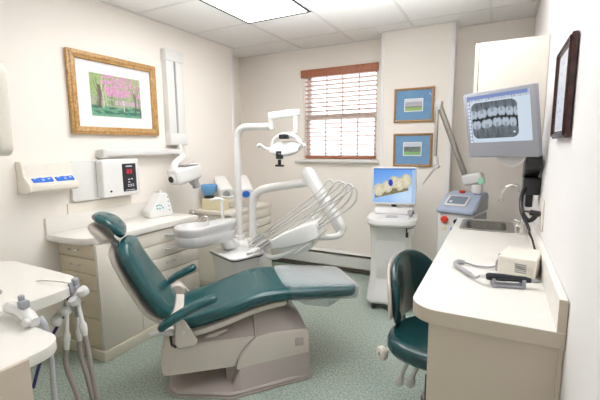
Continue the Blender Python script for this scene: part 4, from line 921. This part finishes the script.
b = NB(); cyl(b, (-.475, 1.845, .27), (-.495, 1.82, .27), .036, 22, .006); cyl(b, (-.34, 1.80, .375), (-.475, 1.84, .28), .010, 12); k_ = obj('adjustment_knob', b, M['lam'], t, True)
b = NB(); cyl(b, (-.4945, 1.8205, .27), (-.497, 1.8175, .27), .010, 14, .001); obj('knob_cap', b, M['mid'], k_, True)
for x, y, z in ((-.352, 1.66, .262), (-.302, 1.66, .268)):
    b = NB(); tube(b, spline([(x+.05, y+.05, .378), (x+.035, y+.03, .355), (x+.014, y+.005, z+.045), (x+.004, y, z+.02)], 5), [.007, .011], 10)
    mt = Matrix.Translation((x-.002, y, z-.005)) @ Matrix.Rotation(R(12), 4, 'Z') @ Matrix.Rotation(R(22), 4, 'Y'); lathe(b, [(.004, -.032), (.016, -.026), (.024, -.010), (.022, .008), (.013, .026), (.006, .034)], (0, 0, 0), 20, 1, .5, mt); obj('lever', b, M['grey'], t, True)
b = NB(); cyl(b, (0, 0, .07), (0, 0, .26), .030, 20, .003); cyl(b, (0, 0, .25), (0, 0, .378), .018, 18); obj('gas_column', b, M['dark'], t)
b = NB(); cyl(b, (0, 0, .055), (0, 0, .10), .045, 20, .008); obj('base_hub', b, M['mid'], t)
for k in range(5):
    a = R(196+72*k); c, s = math.cos(a), math.sin(a)
    b = NB(); tube(b, [(c*.03, s*.03, .085), (c*.11, s*.11, .075), (c*.16, s*.16, .058)], [.022, .018, .013], 12); lg = obj('base_leg', b, M['mid'], t)
    b = NB(); cyl(b, (c*.16-s*.012, s*.16+c*.012, .024), (c*.16+s*.012, s*.16-c*.012, .024), .024, 16, .005); obj('caster', b, M['dark'], lg)

# ================================================================== FOREGROUND LEFT
t = thing('side_cabinet', 'cream-topped cabinet with rounded corner left of the handpiece holders', 'cabinet', (-2.1, .4, 0))
r = .19; poly = [(-1.59, -.3), (-1.59, 1.03-r)] + [(-1.59-r+r*math.cos(R(a)), 1.03-r+r*math.sin(R(a))) for a in range(10, 91, 10)] + [(-2.25, 1.035), (LW+.015, .92), (LW+.015, -.3)]
b = NB(); prism(b, poly, 'z', .708, .748, .0); obj('worktop_edge', b, M['top'], t, True)
b = NB(); prism(b, poly, 'z', .748, .75, .0); obj('worktop', b, M['top'], t, True)
b = NB(); box(b, LW+.015, -1.70, -.3, .55, 0, .708, .004); obj('body', b, M['tan'], t, True)
t = thing('desk_cabinet', 'nearest cream-topped cabinet with beige side panel at the lower left', 'cabinet', (-1.4, .3, 0))
r = .09; poly = [(-1.165, -.3), (-1.165, .655-r)] + [(-1.165-r+r*math.cos(R(a)), .655-r+r*math.sin(R(a))) for a in range(10, 91, 10)] + [(-1.575, .66), (-1.575, -.3)]
b = NB(); prism(b, poly, 'z', .715, .75, .002); obj('worktop', b, M['top'], t, True)
b = NB(); box(b, -1.163, -1.148, -.3, .535, 0, .752, .004); obj('side_panel', b, M['edge'], t, True)
b = NB(); box(b, -1.56, -1.18, -.3, .52, 0, .714, .004); obj('body', b, M['tan'], t, True)
# handpiece cluster on the side cabinet corner
t = thing('handpiece_holder', 'white four-slot handpiece holder clamped to the corner of the far left worktop', 'holder', (-1.62, .97, .70))
b = NB(); cyl(b, (-1.622, .965, .60), (-1.622, .965, .778), .014, 14, .004); cyl(b, (-1.622, .965, .70), (-1.622, .965, .745), .018, 14, .004); obj('clamp', b, M['mongrey'], t, True)
P0, P1 = Vector((-1.582, .965, .728)), Vector((-1.675, .895, .605))
b = NB(); cyl(b, P0+Vector((.01, .012, .012)), P1, .015, 16, .004); cyl(b, (-1.622, .965, .70), (-1.60, .945, .70), .012, 14); obj('holder_rail', b, M['grey'], t, True)
for k in range(4):
    c = P0.lerp(P1, k/3); b = NB()
    lathe(b, [(.013, -.017), (.021, -.014), (.023, 0), (.021, .014), (.013, .017)], (0, 0, 0), 20, 1, 1, Matrix.Translation(c+Vector((.018, -.004, 0))) @ Matrix.Rotation(R(25), 4, 'X')); obj('holder_cup', b, M['gloss'], t, True)
def instrument(nm, label, cat, top, bot, end, hm='hose', bm_='gloss', group=None):
    top, bot, end = Vector(top), Vector(bot), Vector(end); t = thing(nm, label, cat, top, 0, group); u = (bot-top)
    b = NB(); tube(b, [top-u*.25, top, top+u*.5, top+u*.62, top+u*.85, bot], [.007, .008, .009, .016, .014, .009], 14); obj('grip', b, M[bm_], t, True)
    b = NB(); tube(b, spline([bot-u*.05, bot+u*.4, bot.lerp(end, .5)+Vector((.004, 0, 0)), end], 8), .0105, 12); obj('hose', b, M[hm], t, True)
    return t
s = instrument('air_water_syringe', 'syringe with thin bent chrome tip over the far left worktop', 'syringe', (-1.625, .92, .64), (-1.64, .91, .46), (-1.585, .93, .0), 'hose')
b = NB(); tube(b, spline([(-1.618, .94, .762), (-1.67, .925, .766), (-1.74, .915, .762), (-1.80, .91, .755), (-1.83, .91, .745)], 5), .0032, 8); obj('tip', b, M['chrome'], s, True)
b = NB(); cyl(b, (-1.612, .945, .70), (-1.618, .94, .765), .010, 14, .004); obj('handle', b, M['mongrey'], s, True)
instrument('suction_hose', 'suction handpiece with grey hose hanging from the holder next to the drawers', 'suction hose', (-1.595, .955, .66), (-1.57, .955, .52), (-1.525, .97, .0), 'hose', 'gloss', 'suction hoses on the holder')
instrument('suction_hose', 'second grey suction hose hanging just behind the syringe', 'suction hose', (-1.645, .975, .62), (-1.665, .985, .46), (-1.605, 1.0, .0), 'hose', 'gloss', 'suction hoses on the holder')
t = thing('purple_tube', 'thin purple tube hanging from the holder below the far left worktop', 'tube', (-1.72, .95, .45))
b = NB(); tube(b, spline([(-1.68, .965, .68), (-1.70, .97, .64), (-1.75, .97, .57), (-1.83, .955, .46), (-1.90, .93, .33), (-1.93, .9, .2)], 8), .0075, 10); obj('tube', b, M['purple'], t, True)
b = NB(); cyl(b, (-1.775, .968, .535), (-1.785, .966, .52), .009, 12, .001); obj('tube_band', b, M['white'], t, True)
# single holder between the two worktops
t = thing('handpiece_holder', 'white single handpiece holder with clip standing between the two left worktops', 'holder', (-1.45, .66, .75))
b = NB(); tube(b, [(-1.53, .665, .775), (-1.52, .665, .782), (-1.45, .665, .785), (-1.39, .66, .775), (-1.345, .655, .765)], [.016, .022, .022, .022, .017], 18); obj('arm', b, M['gloss'], t, True)
b = NB(); box(b, -1.43, -1.40, .645, .675, .80, .828, .006); cyl(b, (-1.425, .66, .825), (-1.425, .66, .845), .010, 14, .003); obj('clip', b, M['mongrey'], t, True)
b = NB(); cyl(b, (-1.358, .640, .772), (-1.352, .626, .771), .014, 18, .003); obj('end_ring', b, M['grey'], t, True)
b = NB(); tube(b, spline([(-1.352, .675, .775), (-1.335, .68, .74), (-1.33, .685, .64), (-1.345, .69, .48), (-1.36, .70, .2), (-1.36, .70, .0)], 8), .009, 12); obj('hose', b, M['hosegrey'], t, True)
t = thing('small_tool', 'small grey tool lying on far left worktop at the photo edge', 'tool', (-1.82, .72, .751))
b = NB(); tube(b, [(-1.88, .70, .768), (-1.80, .735, .768), (-1.765, .745, .766)], [.016, .018, .010], 12); obj('body', b, M['mid'], t, True)

# ================================================================== LIGHT AND CAMERA
w = bpy.data.worlds.new('daylight'); S.world = w; w.use_nodes = True
bg = w.node_tree.nodes['Background']; bg.inputs['Color'].default_value = (.93, .96, 1, 1); bg.inputs['Strength'].default_value = 2.3
fl = bpy.data.lights.new('bounce_flash', 'AREA'); fl.energy = 34; fl.size = .9; fl.color = (.97, .985, 1)  # unseen lamp added above the chair, standing in for a bounced flash
fo = bpy.data.objects.new('bounce_flash', fl); COL.objects.link(fo); fl.spread = R(108); fo.location = (-.75, 1.6, 1.25); fo.rotation_euler = (R(174), 0, R(8))
cam = bpy.data.cameras.new('camera'); co = bpy.data.objects.new('camera', cam); COL.objects.link(co)
cam.sensor_width = 36; cam.lens = 380.59/600*36; cam.clip_start = .02
yaw, pitch, roll = R(27.5626), R(8.0543), R(-.5895)
f = Vector((-math.sin(yaw)*math.cos(pitch), math.cos(yaw)*math.cos(pitch), -math.sin(pitch)))
r_ = Vector((math.cos(yaw), math.sin(yaw), 0)); u_ = r_.cross(f)
r2 = r_*math.cos(roll)+u_*math.sin(roll); u2 = u_*math.cos(roll)-r_*math.sin(roll)
mt = Matrix(((*r2, 0), (*u2, 0), (*(-f), 0), (0, 0, 0, 1))).transposed(); mt.translation = (0, 0, 1.34)
co.matrix_world = mt
S.camera = co
S.cycles.max_bounces = 10; S.cycles.diffuse_bounces = 6; S.cycles.transparent_max_bounces = 12
S.view_settings.view_transform = 'Standard'; S.view_settings.look = 'None'; S.view_settings.gamma = 1; S.view_settings.use_curve_mapping = False
S.view_settings.exposure = 0.25
